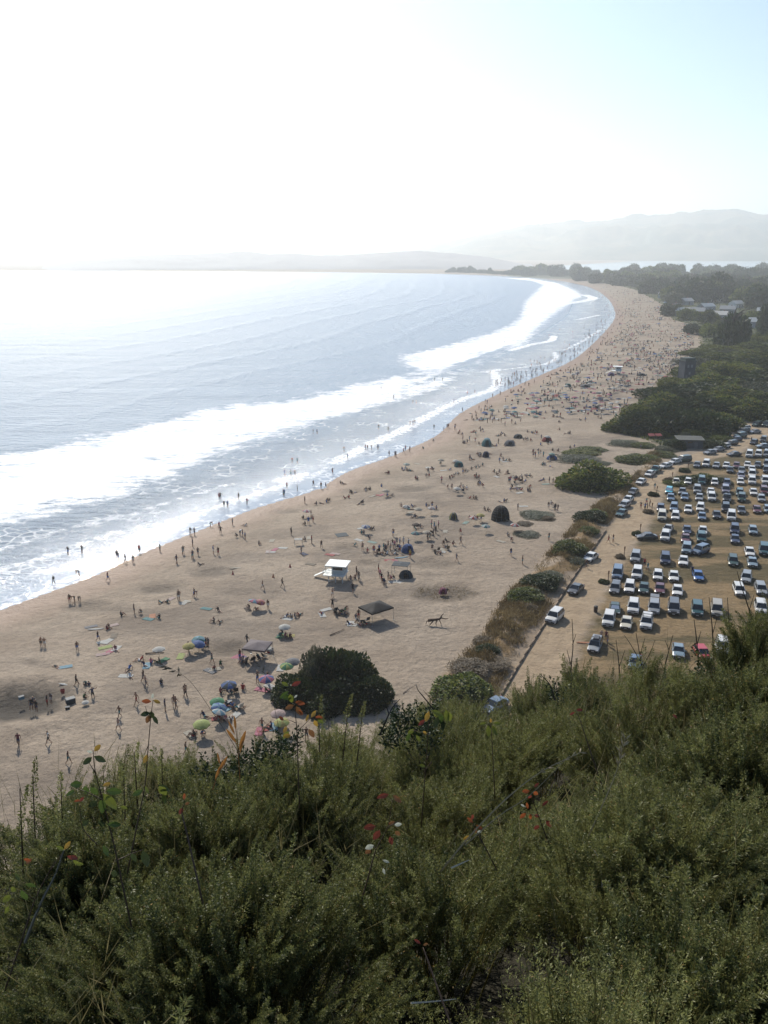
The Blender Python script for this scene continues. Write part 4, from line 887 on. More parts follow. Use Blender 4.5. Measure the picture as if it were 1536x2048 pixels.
def car(px, py, kind, color, row, yaw=0.0, extra=None, label=None):
    """px, py: middle of the car as seen; yaw in degrees, 0 = nose towards -Y"""
    p = gp(px, py+4.5*(1.9-0*1)*60/dist_at(px, py)); root = make_car(kind, color)
    root.location = (p.x, p.y, gz(p.x, p.y)+.01); root.rotation_euler = (0, 0, R(yaw-(19 if 'lot' in row or row == 'x' else 9)+rnd.uniform(-2.5, 2.5))); root.scale = (.9, .84, .86)
    reg(root, 'car', f'{color} {kind}', px, py, 'cars parked in rows' if 'lot' in row or 'row' in row else 'cars parked along the sandy road', f'in the {row}')
    if label: root['label'] = label; REG.pop()
    H = KP[kind]['_H']
    if extra == 'rack':
        q = MB()
        for y in (-.4, .7): q.box((0, y, H+.06), (.68, .03, .025))
        for x in (-.6, .6): q.box((x, .15, H+.04), (.025, .9, .02))
        link('roof_rack', q.mesh('roof_rack', TRIM), root)
    if extra == 'rackload':
        q = MB()
        for y in (-.4, .7): q.box((0, y, H+.06), (.68, .03, .025))
        link('roof_rack', q.mesh('roof_rack', TRIM), root); q = MB(); q.box((.1, .2, H+.2), (.45, .75, .13), taper=.85); link('roof_box', q.mesh('roof_box', M('roof_box_plastic', (.05,.05,.055), .4)), root)
    if extra == 'shade':
        q = MB(); gh = KINDS[kind][3]; Lc = KINDS[kind][0]; y0 = -Lc/2+gh[0]*Lc; y1 = -Lc/2+gh[1]*Lc; z0 = KINDS[kind][5]-.02; z1 = H-.1
        q.poly([(-.68, y0+.02, z0-.0), (.68, y0+.02, z0), (.56, y1-.06, z1), (-.56, y1-.06, z1)]); q.poly([(-.68, y0+.05, z0-.03), (-.56, y1-.02, z1-.03), (.56, y1-.02, z1-.03), (.68, y0+.05, z0-.03)])
        o = link('sun_shade', q.mesh('sun_shade', M('foil_shade', (.7,.72,.72), .25, metal=.6)), root); o.location = (0, -.05, .03)
    if extra == 'hatch':
        q = MB(); q.box((0, 0, 0), (.7, .5, .03)); o = link('open_tailgate', q.mesh('open_tailgate', CM[color]), root); o.location = (0, KINDS[kind][0]*.5+.1, H+.15); o.rotation_euler = (R(12), 0, 0)
    return root
def c5(L, row, yaw=0):
    for a in L: car(1140+a[0]/3.879, 820+a[1]/3.879, a[2], a[3], row, a[4] if len(a) > 4 else yaw, a[5] if len(a) > 5 else None)
def c6(L, row, yaw=0):
    for a in L: car(1050+a[0]/3.16, 1080+a[1]/3.16, a[2], a[3], row, a[4] if len(a) > 4 else yaw, a[5] if len(a) > 5 else None)
W, SI, G, DG, BK = 'white', 'silver', 'grey', 'dark grey', 'black'
c5([(160,1148,'sedan',W),(45,1395,'sedan',DG),(400,805,'sedan','teal'),(420,742,'sedan',SI),(450,700,'sedan',W),(490,640,'sedan',G),(550,562,'sedan',W),(618,500,'sedan',W),(665,470,'pickup','teal'),(740,438,'sedan',W,-50),(812,405,'sedan',W,-50),(880,392,'van','dark green',-60)],
   'line along the sandy road', -26)
car(1109,1236,'SUV',W,'line along the sandy road',-22,None,'big white truck-like car parked nose down beside the sandy road')
c5([(1085,333,'sedan',SI),(1150,310,'sedan',SI),(1200,285,'hatchback',W),(1250,262,'wagon',BK),(1290,232,'hatchback','navy'),(1320,205,'SUV','teal'),(1345,172,'SUV',DG),(1352,145,'wagon',W)], 'far line beside the scrub', -55)
c5([(1432,172,'sedan',SI,-50),(1272,347,'sedan',DG,-50),(1425,255,'hatchback',BK,-20),(1500,238,'SUV',DG,-10),(1500,285,'sedan','pale blue',-70),(1450,118,'SUV','dark green',-30),(1522,120,'van','dark green',-20)], 'far corner of the lot', -50)
c5([(1390,352,'van',W),(1460,350,'SUV',W),(1525,350,'van',SI)], 'tenth lot row, just beyond the scrub island', -6)
c5([(985,430,'sedan',G),(1055,425,'SUV',W),(1135,435,'sedan',SI),(1212,435,'sedan',W),(1290,435,'sedan','maroon'),(1375,430,'sedan',W),(1455,430,'sedan',DG),(1526,428,'SUV',G)], 'ninth lot row, behind the scrub island', -6)
c5([(1240,470,'sedan',BK),(1330,472,'sedan',G),(1410,464,'sedan',W),(1522,470,'wagon',BK)], 'short ninth-and-a-half lot row')
c5([(1325,512,'sedan','lilac grey'),(1410,506,'SUV',W)], 'pair of cars above the eighth lot row')
c5([(822,562,'sedan','cream'),(915,562,'hatchback',W),(1020,560,'van','teal'),(1120,567,'hatchback',W),(1215,570,'hatchback','navy'),(1320,560,'sedan',W),(1410,560,'SUV',W),(1512,557,'SUV',W)], 'eighth lot row, in front of the scrub island')
c5([(768,632,'hatchback','cyan',0,'shade'),(870,638,'sedan',G),(985,628,'SUV',SI),(1090,640,'sedan',W),(1205,628,'SUV','lilac grey'),(1315,648,'wagon','teal'),(1420,643,'sedan',W),(1502,637,'SUV','maroon')], 'seventh lot row')
c5([(780,684,'sedan','steel blue'),(888,679,'sedan','steel blue'),(1002,684,'sedan',SI),(1096,686,'SUV',W),(1215,692,'pickup',BK),(1330,692,'SUV','dark green'),(1482,694,'hatchback',SI)], 'back half of the seventh lot row')
c5([(702,768,'hatchback','navy'),(805,762,'wagon','steel blue'),(915,775,'sedan',W),(1010,764,'wagon',W),(1205,770,'SUV',BK),(1326,782,'sedan',DG),(1447,778,'sedan','maroon'),(1531,778,'hatchback','pale blue')], 'sixth lot row')
c5([(712,833,'van','cream'),(816,830,'wagon',W),(1022,832,'sedan','steel blue'),(1135,820,'sedan','black'),(1250,834,'van',W)], 'back half of the sixth lot row')
c5([(760,928,'sedan',W,-8,'rack'),(905,937,'sedan','navy'),(1028,942,'sedan',W),(1275,938,'SUV','navy'),(1416,942,'hatchback','pale blue')], 'fifth lot row')
c5([(594,988,'sedan',DG,-68),(737,990,'SUV',W),(895,1003,'sedan','maroon'),(1017,1002,'SUV','teal'),(1277,1008,'sedan','navy')], 'back half of the fifth lot row')
c5([(903,1088,'SUV','pale blue'),(1010,1098,'SUV','steel blue',-30),(1390,1108,'sedan',W),(1502,1097,'van','teal')], 'fourth lot row')
c5([(507,1153,'SUV',SI),(737,1168,'SUV','navy'),(878,1177,'sedan',W),(1262,1178,'wagon','dark green'),(1411,1188,'sedan','pale blue')], 'back half of the fourth lot row')
c5([(367,1278,'van','steel blue'),(519,1278,'SUV',W),(680,1292,'hatchback',W),(803,1296,'sedan',W),(990,1292,'sedan','blue',8),(1366,1306,'wagon',SI,-4)], 'third lot row')
c5([(350,1388,'wagon',G),(461,1382,'wagon',W),(572,1388,'sedan','dark green'),(695,1392,'sedan','maroon'),(831,1407,'sedan',W),(1308,1403,'wagon',W,8),(1477,1396,'wagon',SI,4)], 'back half of the third lot row')
c6([(567,438,'sedan','dark green',4,'shade'),(683,433,'SUV',W),(813,437,'SUV',SI,0,'hatch'),(938,438,'van',G),(1086,448,'SUV','teal'),(1210,448,'van','tan'),(1487,438,'SUV',W)], 'second lot row')
c6([(528,512,'SUV',W),(640,528,'sedan','cream'),(767,530,'SUV',W,0,'rack')], 'short row in front of the second lot row')
car(1190,1292,'wagon',SI,'x',-4,'rackload','silver wagon with a loaded roof rack alone on the lot near the cliff')
car(1356,1303,'sedan','pale blue','x',2,None,'pale blue sedan nearest the cliff in the front lot row')
car(1403,1308,'hatchback','red','x',18,None,'bright red car half hidden behind the cliff scrub')
car(1443,1296,'SUV',W,'x',0,None,'white car almost hidden behind the right-hand scrub')
car(1270,1326,'sedan','steel blue','x',0,None,'blue-grey car half hidden by the twigs on the scrub crest')
car(990,1412,'sedan','steel blue','x',-26,None,'blue-grey car half hidden by the yellow-green bush')
for o in COL.objects:
    if o.name.startswith('parked_car') and 'group' not in o: o['group'] = 'cars near the cliff'; o['category'] = 'car'

# ------------------------------------------------------------------ people
SK = {k: M('skin_'+k, v, .6) for k, v in {'tan': (.3,.17,.11), 'brown': (.16,.09,.06), 'fair': (.42,.26,.19)}.items()}
CL = {'black': (.02,.02,.022), 'navy': (.03,.04,.09), 'white': (.6,.6,.58), 'red': (.35,.03,.03), 'blue': (.05,.13,.35), 'teal': (.04,.2,.22), 'grey': (.14,.14,.15), 'brown': (.09,.05,.035), 'green': (.04,.1,.04), 'yellow': (.5,.35,.05), 'maroon': (.14,.02,.04), 'pink': (.5,.15,.2)}
CLM = {k: M('cloth_'+k, v, .85) for k, v in CL.items()}
HAIR = {'dark': M('hair_dark', (.025,.018,.013), .6), 'brown': M('hair_brown', (.09,.055,.03), .6), 'blond': M('hair_blond', (.35,.25,.12), .6)}
def body_pose(kind):
    """joints in metres, figure faces -Y, feet at z = 0"""
    J = {}
    def P(**k): J.update({a: Vector(b) for a, b in k.items()})
    P(pel=(0,0,.93), wst=(0,.01,1.08), chs=(0,.0,1.27), nck=(0,-.01,1.46), hd0=(0,-.03,1.56), hd1=(0,-.03,1.68),
      shL=(.18,0,1.41), elL=(.24,.02,1.13), wrL=(.25,-.06,.89), haL=(.25,-.08,.83), shR=(-.18,0,1.41), elR=(-.24,.02,1.13), wrR=(-.25,-.06,.89), haR=(-.25,-.08,.83),
      hpL=(.1,0,.88), knL=(.11,-.02,.48), anL=(.11,.02,.08), toL=(.12,-.13,.03), hpR=(-.1,0,.88), knR=(-.11,-.02,.48), anR=(-.11,.02,.08), toR=(-.12,-.13,.03))
    if kind == 'walk':
        P(knL=(.1,-.17,.5), anL=(.1,-.3,.1), toL=(.1,-.44,.06), knR=(-.1,.06,.48), anR=(-.1,.33,.13), toR=(-.1,.24,.03), elL=(.23,.16,1.15), wrL=(.25,.18,.9), haL=(.25,.17,.84), elR=(-.23,-.1,1.15), wrR=(-.22,-.27,.97), haR=(-.22,-.31,.93))
    if kind == 'arms':
        P(elL=(.42,-.02,1.28), wrL=(.5,-.15,1.46), haL=(.51,-.17,1.52), elR=(-.42,-.04,1.25), wrR=(-.36,-.2,1.05), haR=(-.32,-.24,1.02), anL=(.19,.02,.08), knL=(.15,-.02,.48), toL=(.22,-.12,.03))
    if kind == 'hip':
        P(elL=(.4,.08,1.18), wrL=(.22,-.0,1.0), haL=(.16,-.03,.98), anR=(-.2,.0,.08), knR=(-.15,-.04,.48), toR=(-.24,-.13,.03))
    if kind == 'bend':
        P(wst=(0,-.1,1.05), chs=(0,-.3,1.12), nck=(0,-.47,1.1), hd0=(0,-.56,1.07), hd1=(0,-.66,1.0), shL=(.17,-.42,1.06), elL=(.2,-.46,.78), wrL=(.16,-.5,.54), haL=(.15,-.52,.48), shR=(-.17,-.42,1.06), elR=(-.2,-.46,.78), wrR=(-.16,-.5,.54), haR=(-.15,-.52,.48), knL=(.12,-.06,.48), knR=(-.12,-.06,.48))
    if kind == 'sit':
        for a in J: J[a] = J[a]-Vector((0, 0, .8))
        P(pel=(0,0,.13), hpL=(.1,-.04,.12), hpR=(-.1,-.04,.12), wst=(0,.04,.28), chs=(0,.03,.48), nck=(0,-.01,.67), hd0=(0,-.04,.77), hd1=(0,-.04,.89), shL=(.18,.0,.62), shR=(-.18,0,.62),
          knL=(.14,-.38,.46), anL=(.13,-.62,.08), toL=(.14,-.78,.04), knR=(-.14,-.42,.42), anR=(-.13,-.68,.08), toR=(-.14,-.84,.04), elL=(.26,-.18,.42), wrL=(.12,-.4,.5), haL=(.06,-.44,.48), elR=(-.26,-.18,.42), wrR=(-.14,-.42,.46), haR=(-.1,-.46,.47))
    if kind == 'lean':
        P(pel=(0,0,.12), hpL=(.1,-.04,.11), hpR=(-.1,-.04,.11), wst=(0,.12,.22), chs=(0,.26,.38), nck=(0,.38,.54), hd0=(0,.4,.63), hd1=(0,.41,.75), shL=(.18,.33,.49), shR=(-.18,.33,.49),
          knL=(.12,-.44,.16), anL=(.12,-.86,.07), toL=(.13,-.92,.2), knR=(-.13,-.36,.34), anR=(-.12,-.62,.07), toR=(-.13,-.76,.04), elL=(.26,.42,.26), wrL=(.27,.42,.06), haL=(.28,.36,.04), elR=(-.26,.42,.26), wrR=(-.27,.42,.06), haR=(-.28,.36,.04))
    if kind == 'lie':
        P(pel=(0,0,.11), hpL=(.09,-.05,.1), hpR=(-.09,-.05,.1), wst=(0,.15,.1), chs=(0,.34,.12), nck=(0,.53,.11), hd0=(0,.62,.12), hd1=(0,.74,.12), shL=(.18,.47,.1), shR=(-.18,.47,.1),
          knL=(.11,-.46,.1), anL=(.13,-.88,.07), toL=(.16,-.95,.17), knR=(-.11,-.46,.1), anR=(-.13,-.88,.07), toR=(-.16,-.95,.17), elL=(.3,.26,.07), wrL=(.26,.02,.06), haL=(.25,-.04,.05), elR=(-.32,.64,.07), wrR=(-.16,.8,.06), haR=(-.1,.8,.05))
    if kind == 'squat':
        P(pel=(0,.1,.34), hpL=(.1,.06,.34), hpR=(-.1,.06,.34), wst=(0,.06,.5), chs=(0,-.06,.66), nck=(0,-.17,.8), hd0=(0,-.22,.88), hd1=(0,-.27,.99), shL=(.17,-.12,.76), shR=(-.17,-.12,.76),
          knL=(.18,-.28,.46), anL=(.14,-.04,.09), toL=(.16,-.2,.03), knR=(-.18,-.28,.46), anR=(-.14,-.04,.09), toR=(-.16,-.2,.03), elL=(.22,-.3,.54), wrL=(.12,-.46,.36), haL=(.1,-.5,.3), elR=(-.22,-.3,.54), wrR=(-.12,-.46,.36), haR=(-.1,-.5,.3))
    if kind == 'wade':
        P(elL=(.36,.03,1.2), wrL=(.42,-.12,1.02), haL=(.43,-.16,.99), elR=(-.36,.03,1.2), wrR=(-.42,-.12,1.02), haR=(-.43,-.16,.99), knL=(.12,-.1,.5), anL=(.12,-.08,.1), toL=(.12,-.22,.05))
    return J
EDG = [('pel','wst'),('wst','chs'),('chs','nck'),('nck','hd0'),('hd0','hd1')]+[(a+s, b+s) for s in 'LR' for a, b in (('hp','kn'),('kn','an'),('an','to'),('sh','el'),('el','wr'),('wr','ha'))]+[('pel','hpL'),('pel','hpR'),('chs','shL'),('chs','shR')]
RAD = dict(pel=.155, wst=.135, chs=.165, nck=.058, hd0=.085, hd1=.095, sh=.062, el=.042, wr=.03, ha=.034, hp=.098, kn=.06, an=.04, to=.034)
def person_mesh(kind, dress=False):
    J = body_pose(kind); names = list(J); me = bpy.data.meshes.new('sk'); me.from_pydata([J[n_] for n_ in names], [(names.index(a), names.index(b)) for a, b in EDG], [])
    o = bpy.data.objects.new('sk', me); COL.objects.link(o); md = o.modifiers.new('s', 'SKIN')
    for i, n_ in enumerate(names):
        r_ = RAD[n_ if n_ in RAD else n_[:-1]]; sv_ = me.skin_vertices[0].data[i]; sv_.radius = (r_, r_*(.72 if n_ in ('chs','wst','pel') else 1)); sv_.use_root = n_ == 'pel'
    sb = o.modifiers.new('b', 'SUBSURF'); sb.levels = 1; sb.render_levels = 1
    dg = bpy.context.evaluated_depsgraph_get(); m2 = bpy.data.meshes.new_from_object(o.evaluated_get(dg)); bpy.data.objects.remove(o)
    V = [tuple(v.co) for v in m2.vertices]; Fs = [tuple(p.vertices) for p in m2.polygons]; bpy.data.meshes.remove(m2)
    mats = []
    for f in Fs:
        c = sum((Vector(V[i]) for i in f), Vector())/len(f); best = None
        for a, b in EDG:
            A, B = J[a], J[b]; t = max(0, min(1, (c-A).dot(B-A)/(B-A).length_squared)); q = (c-A.lerp(B, t)).length/(.6+RAD.get(a, RAD.get(a[:-1], .05))*4)
            if best is None or q < best[0]: best = (q, a, b, t)
        _, a, b, t = best; k = 0
        if (a, b) in (('pel','wst'),) or a == 'pel': k = 2 if t < .45 or b.startswith('hp') else 1
        elif (a, b) in (('wst','chs'),) or b.startswith('sh') or ((a, b) == ('chs','nck') and t < .7): k = 1
        elif a.startswith('hp') and t < (.55): k = 2
        elif a.startswith('sh') and t < .45: k = 4
        elif a == 'hd0' or (a == 'nck' and t > .5):
            up = (J['hd1']-J['hd0']).normalized(); fw = Vector((0,-1,0)) if kind not in ('lie','bend') else Vector((0,-.2,1 if kind == 'lie' else -1)); rel = c-J['hd0'].lerp(J['hd1'], .5)
            if rel.dot(up) > .06 or rel.dot(fw) < -.02: k = 3
        mats.append(k)
    m = MB(); m.v = V; m.f = Fs; m.m = mats
    for s in 'LR':      # fingers and thumb on each palm
        h = J['ha'+s]; d = (h-J['wr'+s]).normalized(); sd = d.cross(Vector((0,1,.2))).normalized()
        for q, ln in zip((-.024,-.008,.008,.022), (.062,.074,.078,.066)): m.tube([h+sd*q+d*.01, h+sd*q*1.15+d*(.03+ln*.5), h+sd*q*1.2+d*(.03+ln)-Vector((0,0,.01))], [.009,.008,.005], 4)
        m.tube([h-d*.02+sd*.026, h+d*.012+sd*.05, h+d*.035+sd*.055], [.01,.009,.006], 4)
    hd = J['hd0'].lerp(J['hd1'], .5); fw = Vector((0,-1,0)) if kind not in ('lie','bend') else Vector((0,-.2,1 if kind == 'lie' else -1)).normalized(); up = (J['hd1']-J['hd0']).normalized(); sd = up.cross(fw)
    m.tube([hd+fw*.075+up*.02, hd+fw*.118-up*.01], [.008,.014], 4)
    for q in (-1, 1): m.tube([hd+sd*.085*q, hd+sd*.105*q-fw*.01], [.02,.016], 5); m.tube([hd+fw*.088+sd*q*.032+up*.022, hd+fw*.1+sd*q*.032+up*.022], [.012,.008], 5, 3)
    m.tube([hd+fw*.09-up*.045-sd*.02, hd+fw*.09-up*.045+sd*.02], .007, 4, 5)
    return m.mesh('person', [SK['tan'], CLM['black'], CLM['navy'], HAIR['dark'], CLM['black'], CLM['maroon']], True)
PM = {k: person_mesh(k) for k in ('stand','walk','arms','hip','bend','sit','lean','lie','squat','wade')}
PDESC = {'stand': 'standing person', 'walk': 'walking person', 'arms': 'person gesturing', 'hip': 'person with hand on hip', 'bend': 'person bending over', 'sit': 'seated person', 'lean': 'person leaning back', 'lie': 'sunbather lying down', 'squat': 'crouching person', 'wade': 'wading person'}
PQ = []
def person(*a, **k): PQ.append((a, k))
def person_now(px, py, pose='stand', top=None, bot=None, skin=None, group='people on the sand', yaw=None, z=None, order=None, sc=None):
    """px, py: the feet (or the seat) as seen"""
    if top is None: top = rnd.choice(['skin','skin','skin','black','navy','grey','red','white','teal','blue','pink','brown'])
    if bot is None: bot = rnd.choice(['black','navy','red','grey','teal','blue','black','white'])
    skin = skin or rnd.choice(['tan','tan','brown','fair'])
    if z is None: p = gp(px, py)
    else: p = Vector(pix(px, py, z)); p.z = z
    o = link('person', PM[pose]); o.location = (p.x, p.y, p.z-.015); o.rotation_euler = (0, 0, rnd.uniform(0, 6.28) if yaw is None else R(yaw)); s_ = sc or rnd.uniform(.92, 1.06); o.scale = (s_,)*3
    tm = SK[skin] if top == 'skin' else CLM[top]
    paint(o, [SK[skin], tm, CLM[bot], HAIR[rnd.choice(['dark','dark','brown','blond'])], tm, CLM['maroon']])
    ds = PDESC[pose]+(' in '+bot+' swimwear' if top == 'skin' else ' in '+top+' top')
    reg(o, 'person', ds, px, py, group, order); return o
def ppl(L, ox, oy, sc, group='people on the sand', order=None, z=None):
    for a in L:
        k = a[2] if len(a) > 2 else 'S'
        pose = {'S': rnd.choice(['stand','hip','arms','stand','walk']), 'W': 'walk', 'T': rnd.choice(['sit','sit','lean','lean']), 'L': 'lie', 'C': 'squat', 'B': 'bend', 'A': 'arms', 'w': 'wade'}[k]
        person(ox+a[0]/sc, oy+a[1]/sc, pose, a[3] if len(a) > 3 else None, None, group=group, order=order, z=z)
SH = dict(group='people at the waterline', order='along the waterline')
ppl([(415,265,'W','black'),(610,200,'B','black'),(965,100,'S','black'),(1025,103,'S','black'),(900,70,'S','black'),(912,80,'S','black'),(525,40,'w','black'),(632,28,'w','black')], 0, 1100, 3.84, z=0.02, **SH)
ppl([(830,240,'W','maroon'),(1072,25,'S','red'),(1230,12,'S'),(1357,105,'S'),(1480,70,'S'),(1405,38,'S')], 0, 1100, 3.84, **SH)
G1 = [(535,405,'S','skin'),(575,400,'B','skin'),(612,395,'B','skin'),(930,508,'T','black'),(1032,490,'S','skin'),(1085,492,'C','brown'),(1225,528,'T','black'),(1240,408,'T'),(1285,402,'T'),(1375,390,'S','skin'),(1490,362,'B','navy'),
      (820,612,'T','maroon'),(835,600,'T','brown'),(755,700,'W','black'),(318,745,'S','skin'),(345,747,'S','skin'),(595,778,'W','skin'),(890,772,'T','maroon'),(1075,850,'T','red'),(1110,890,'T','navy'),(1160,872,'T'),(990,920,'T','blue'),
      (1000,978,'T','white'),(1120,1050,'W','skin'),(1104,1012,'S','skin'),(440,930,'L','skin'),(590,1045,'S','black'),(660,1045,'C','teal'),(685,1052,'T','navy'),(245,1232,'S','black'),(285,1242,'S','black'),(262,1222,'S','grey'),(365,1200,'S','black'),
      (395,1182,'S','grey'),(648,1150,'C','green'),(715,1150,'S','navy'),(1050,1190,'W','skin'),(1240,1032,'T','black'),(1425,1135,'W','skin'),(920,1285,'W','skin'),(912,1385,'W','skin'),(1270,1242,'S','navy'),(1340,1212,'W','skin'),(145,1510,'W','maroon'),
      (375,1490,'S','white'),(528,1640,'W','brown'),(1430,1568,'W','skin'),(1490,1432,'T','black')]
ppl(G1, 0, 1100, 3.84)
ppl([(120,118,'S','black'),(150,118,'S','black'),(270,55,'B','brown')], 350, 1040, 3.84, z=.03, **SH)
ppl([(137,205,'S'),(340,68,'S'),(352,105,'S','black'),(443,40,'S')], 350, 1040, 3.84, **SH)
G2 = [(65,262,'S'),(137,293,'S'),(178,273,'S'),(295,262,'S','blue'),(333,273,'S'),(15,333,'S'),(195,338,'T','maroon'),(475,112,'C'),(500,122,'B'),(520,132,'S'),(540,152,'S'),(535,18,'T','navy'),(893,118,'S','black'),(645,188,'T'),(1000,172,'T'),(1050,182,'S'),
      (970,262,'S','brown'),(1125,218,'S','brown'),(150,592,'W','black'),(30,612,'S'),(673,532,'S','skin'),(825,515,'W','skin'),(570,682,'C','black'),(625,692,'T'),(715,682,'S','brown'),(1210,595,'S','skin'),(1125,722,'T','red'),(1365,560,'S','black'),(1410,470,'S','black'),
      (1350,455,'T'),(1385,450,'T','brown'),(1210,682,'S','black'),(1240,722,'T','black'),(1280,725,'T','green'),(1310,700,'C','black'),(1265,700,'T','navy'),(1300,735,'T','grey'),(1390,792,'S','navy'),(1410,765,'S','brown'),(1340,802,'T','black'),(1430,812,'T','grey'),
      (1470,802,'T'),(335,702,'T','black'),(345,788,'T'),(300,782,'T'),(850,748,'T'),(890,742,'T','white'),(955,732,'T'),(920,748,'T'),(825,882,'C','black'),(850,902,'T'),(885,905,'T','maroon'),(205,982,'C'),(240,985,'S','black'),(256,983,'S','grey'),(105,1012,'S','brown'),
      (285,1102,'S','grey'),(300,1142,'T','maroon'),(350,1122,'C','green'),(500,1082,'S','maroon'),(520,1102,'T','grey'),(550,1108,'T'),(610,1082,'T'),(650,1062,'T'),(725,1022,'T','white'),(555,965,'S','black'),(635,1252,'S','brown'),(710,1252,'S','brown'),(720,1322,'T','black'),
      (430,1332,'T','black'),(460,1322,'C','black'),(350,1332,'T','maroon'),(520,1302,'T'),(80,1352,'W','skin'),(8,1450,'W','skin'),(410,1432,'T','black'),(440,1442,'T','blue'),(490,1450,'T'),(340,1535,'T','red'),(380,1542,'T'),(430,1532,'T','white'),(230,1512,'T'),
      (670,1622,'W','skin'),(700,1600,'L'),(740,1592,'T'),(110,1662,'T','brown'),(150,1652,'T','black'),(210,1662,'C','blue'),(95,1792,'W','skin'),(800,1592,'T'),(1010,1692,'S','brown')]
G2[-6] = (98,1790,'W','skin'); G2 = [g_ for g_ in G2 if g_ != (98,1790,'W','skin') and g_[:2] != (95,1792)]
ppl(G2, 350, 1040, 3.84)
ppl([(195,65,'w','black'),(260,80,'w','black'),(105,205,'S','maroon'),(120,205,'S','maroon'),(148,205,'S'),(190,205,'S'),(410,38,'w'),(430,38,'w'),(443,32,'w'),(573,62,'S'),(640,82,'S'),(663,58,'S','navy'),(673,55,'S')], 700, 840, 3.413, z=.03, **SH)
ppl([(715,66,'S'),(568,125,'C'),(267,245,'S'),(315,255,'S'),(308,252,'S'),(365,228,'S'),(378,212,'S'),(408,220,'S'),(502,180,'C')], 700, 840, 3.413, **SH)
G3 = [(890,50,'T'),(905,58,'T'),(1058,42,'S'),(770,140,'S'),(800,165,'S'),(815,145,'S'),(855,155,'S'),(858,105,'S'),(880,165,'T'),(905,168,'T'),(980,185,'T'),(1000,188,'T'),(1012,165,'S'),(1060,188,'T'),(1080,165,'T'),(1100,165,'T'),(1115,170,'T'),(1040,95,'T'),(1210,98,'T'),(1240,102,'T'),
      (1305,135,'S','navy'),(1300,190,'T'),(1350,185,'T'),(1365,180,'T'),(1430,88,'T'),(1500,215,'T'),(1530,205,'T'),(1250,255,'S'),(1265,255,'S'),(1285,250,'S'),(1300,242,'S'),(1320,253,'S'),(815,275,'S'),(835,280,'T'),(822,278,'S'),(885,262,'T'),(950,245,'T'),(1020,295,'S'),(1045,288,'T'),
      (1060,298,'T'),(1085,298,'T'),(1030,262,'T'),(615,305,'C'),(710,302,'T'),(680,352,'T'),(770,370,'S'),(800,365,'T'),(830,355,'T'),(860,345,'T'),(880,335,'T'),(905,328,'T'),(785,372,'T'),(520,395,'C'),(540,390,'T'),(625,430,'S','pink'),(680,415,'T'),(700,405,'T'),(715,388,'T'),(735,388,'T'),
      (865,422,'T'),(985,378,'T'),(1000,398,'T'),(1020,378,'T'),(1083,430,'S','maroon'),(1092,430,'S'),(1125,430,'S','navy'),(1145,428,'T','blue'),(1175,428,'S','black'),(1155,435,'T','teal'),(1135,425,'S'),(1190,448,'T'),(665,485,'C','black'),(695,480,'S'),(740,485,'T','navy'),(770,485,'T'),
      (795,492,'T'),(757,470,'S','black'),(908,480,'C'),(1165,505,'T'),(1225,482,'T'),(1360,430,'S','grey'),(1385,438,'S'),(1410,445,'T'),(215,450,'T','maroon'),(255,522,'T'),(285,522,'T','black'),(85,572,'C'),(60,574,'L'),(390,340,'T'),(415,345,'T'),(375,625,'T'),(410,632,'L'),(350,605,'T'),
      (430,612,'T'),(520,612,'T'),(540,628,'T'),(590,632,'T'),(560,602,'S'),(820,695,'T'),(850,705,'T'),(870,698,'T'),(895,692,'S','black'),(920,642,'T'),(940,648,'T'),(970,692,'T'),(1145,615,'S'),(1355,605,'S','brown'),(1370,602,'T','blue'),(1400,622,'S','black'),(1418,622,'S'),(430,692,'T'),
      (445,692,'T'),(450,772,'T'),(480,762,'T'),(555,735,'S'),(575,745,'S'),(603,740,'S'),(530,822,'S','brown'),(545,820,'S','black'),(570,795,'S','navy'),(585,775,'S'),(295,795,'S','skin'),(135,772,'T'),(150,772,'T'),(95,802,'T'),(130,832,'T'),(80,802,'T'),(85,892,'S','skin'),(755,802,'C','brown'),
      (755,848,'S','brown'),(560,882,'C'),(640,852,'C','brown'),(660,862,'T','maroon'),(700,855,'C','brown'),(580,912,'T','black'),(620,918,'T'),(650,905,'T','brown'),(30,882,'T'),(727,965,'W','grey'),(163,915,'S','red'),(195,1042,'S','brown'),(215,1105,'S','black'),(235,1130,'B','black'),
      (260,1092,'S'),(280,1092,'C'),(300,1092,'C'),(205,1080,'S'),(1098,928,'S','navy'),(1176,985,'S','brown'),(1357,822,'S','black'),(1075,822,'T'),(1100,828,'C','maroon'),(120,930,'T'),(200,905,'S'),(230,898,'T'),(260,875,'S'),(290,872,'S'),(320,855,'S'),(340,862,'S','blue'),(365,852,'S'),
      (400,862,'S'),(225,922,'T'),(250,950,'T','maroon'),(300,952,'T'),(340,905,'S'),(410,945,'S','yellow'),(185,912,'T'),(245,905,'S'),(275,895,'S'),(305,880,'S'),(655,1178,'T','black'),(60,1090,'S','grey'),(45,1062,'S','brown')]
ppl(G3, 700, 840, 3.413)
ppl([(843,585,'w'),(890,585,'w'),(922,582,'w'),(901,485,'w'),(940,488,'w'),(1062,262,'w'),(1091,262,'w'),(860,680,'S'),(832,735,'S','black'),(840,738,'S'),(940,700,'S'),(340,765,'w'),(350,765,'w'),(378,825,'S','black'),(405,828,'S'),(490,765,'S'),(555,810,'S'),(1210,570,'S'),(1298,400,'w'),(1325,455,'w')], 350, 800, 3.84, z=.03, **SH)
ppl([(1063,665,'S'),(1122,682,'S'),(1158,678,'S'),(997,795,'S','brown')], 350, 800, 3.84, **SH)
ppl([(1270,612,'T'),(1295,618,'T'),(1305,738,'T'),(1335,738,'T'),(1430,800,'C'),(1000,960,'T'),(1025,955,'S'),(1060,940,'S'),(1045,900,'S'),(985,905,'T')], 350, 800, 3.84)
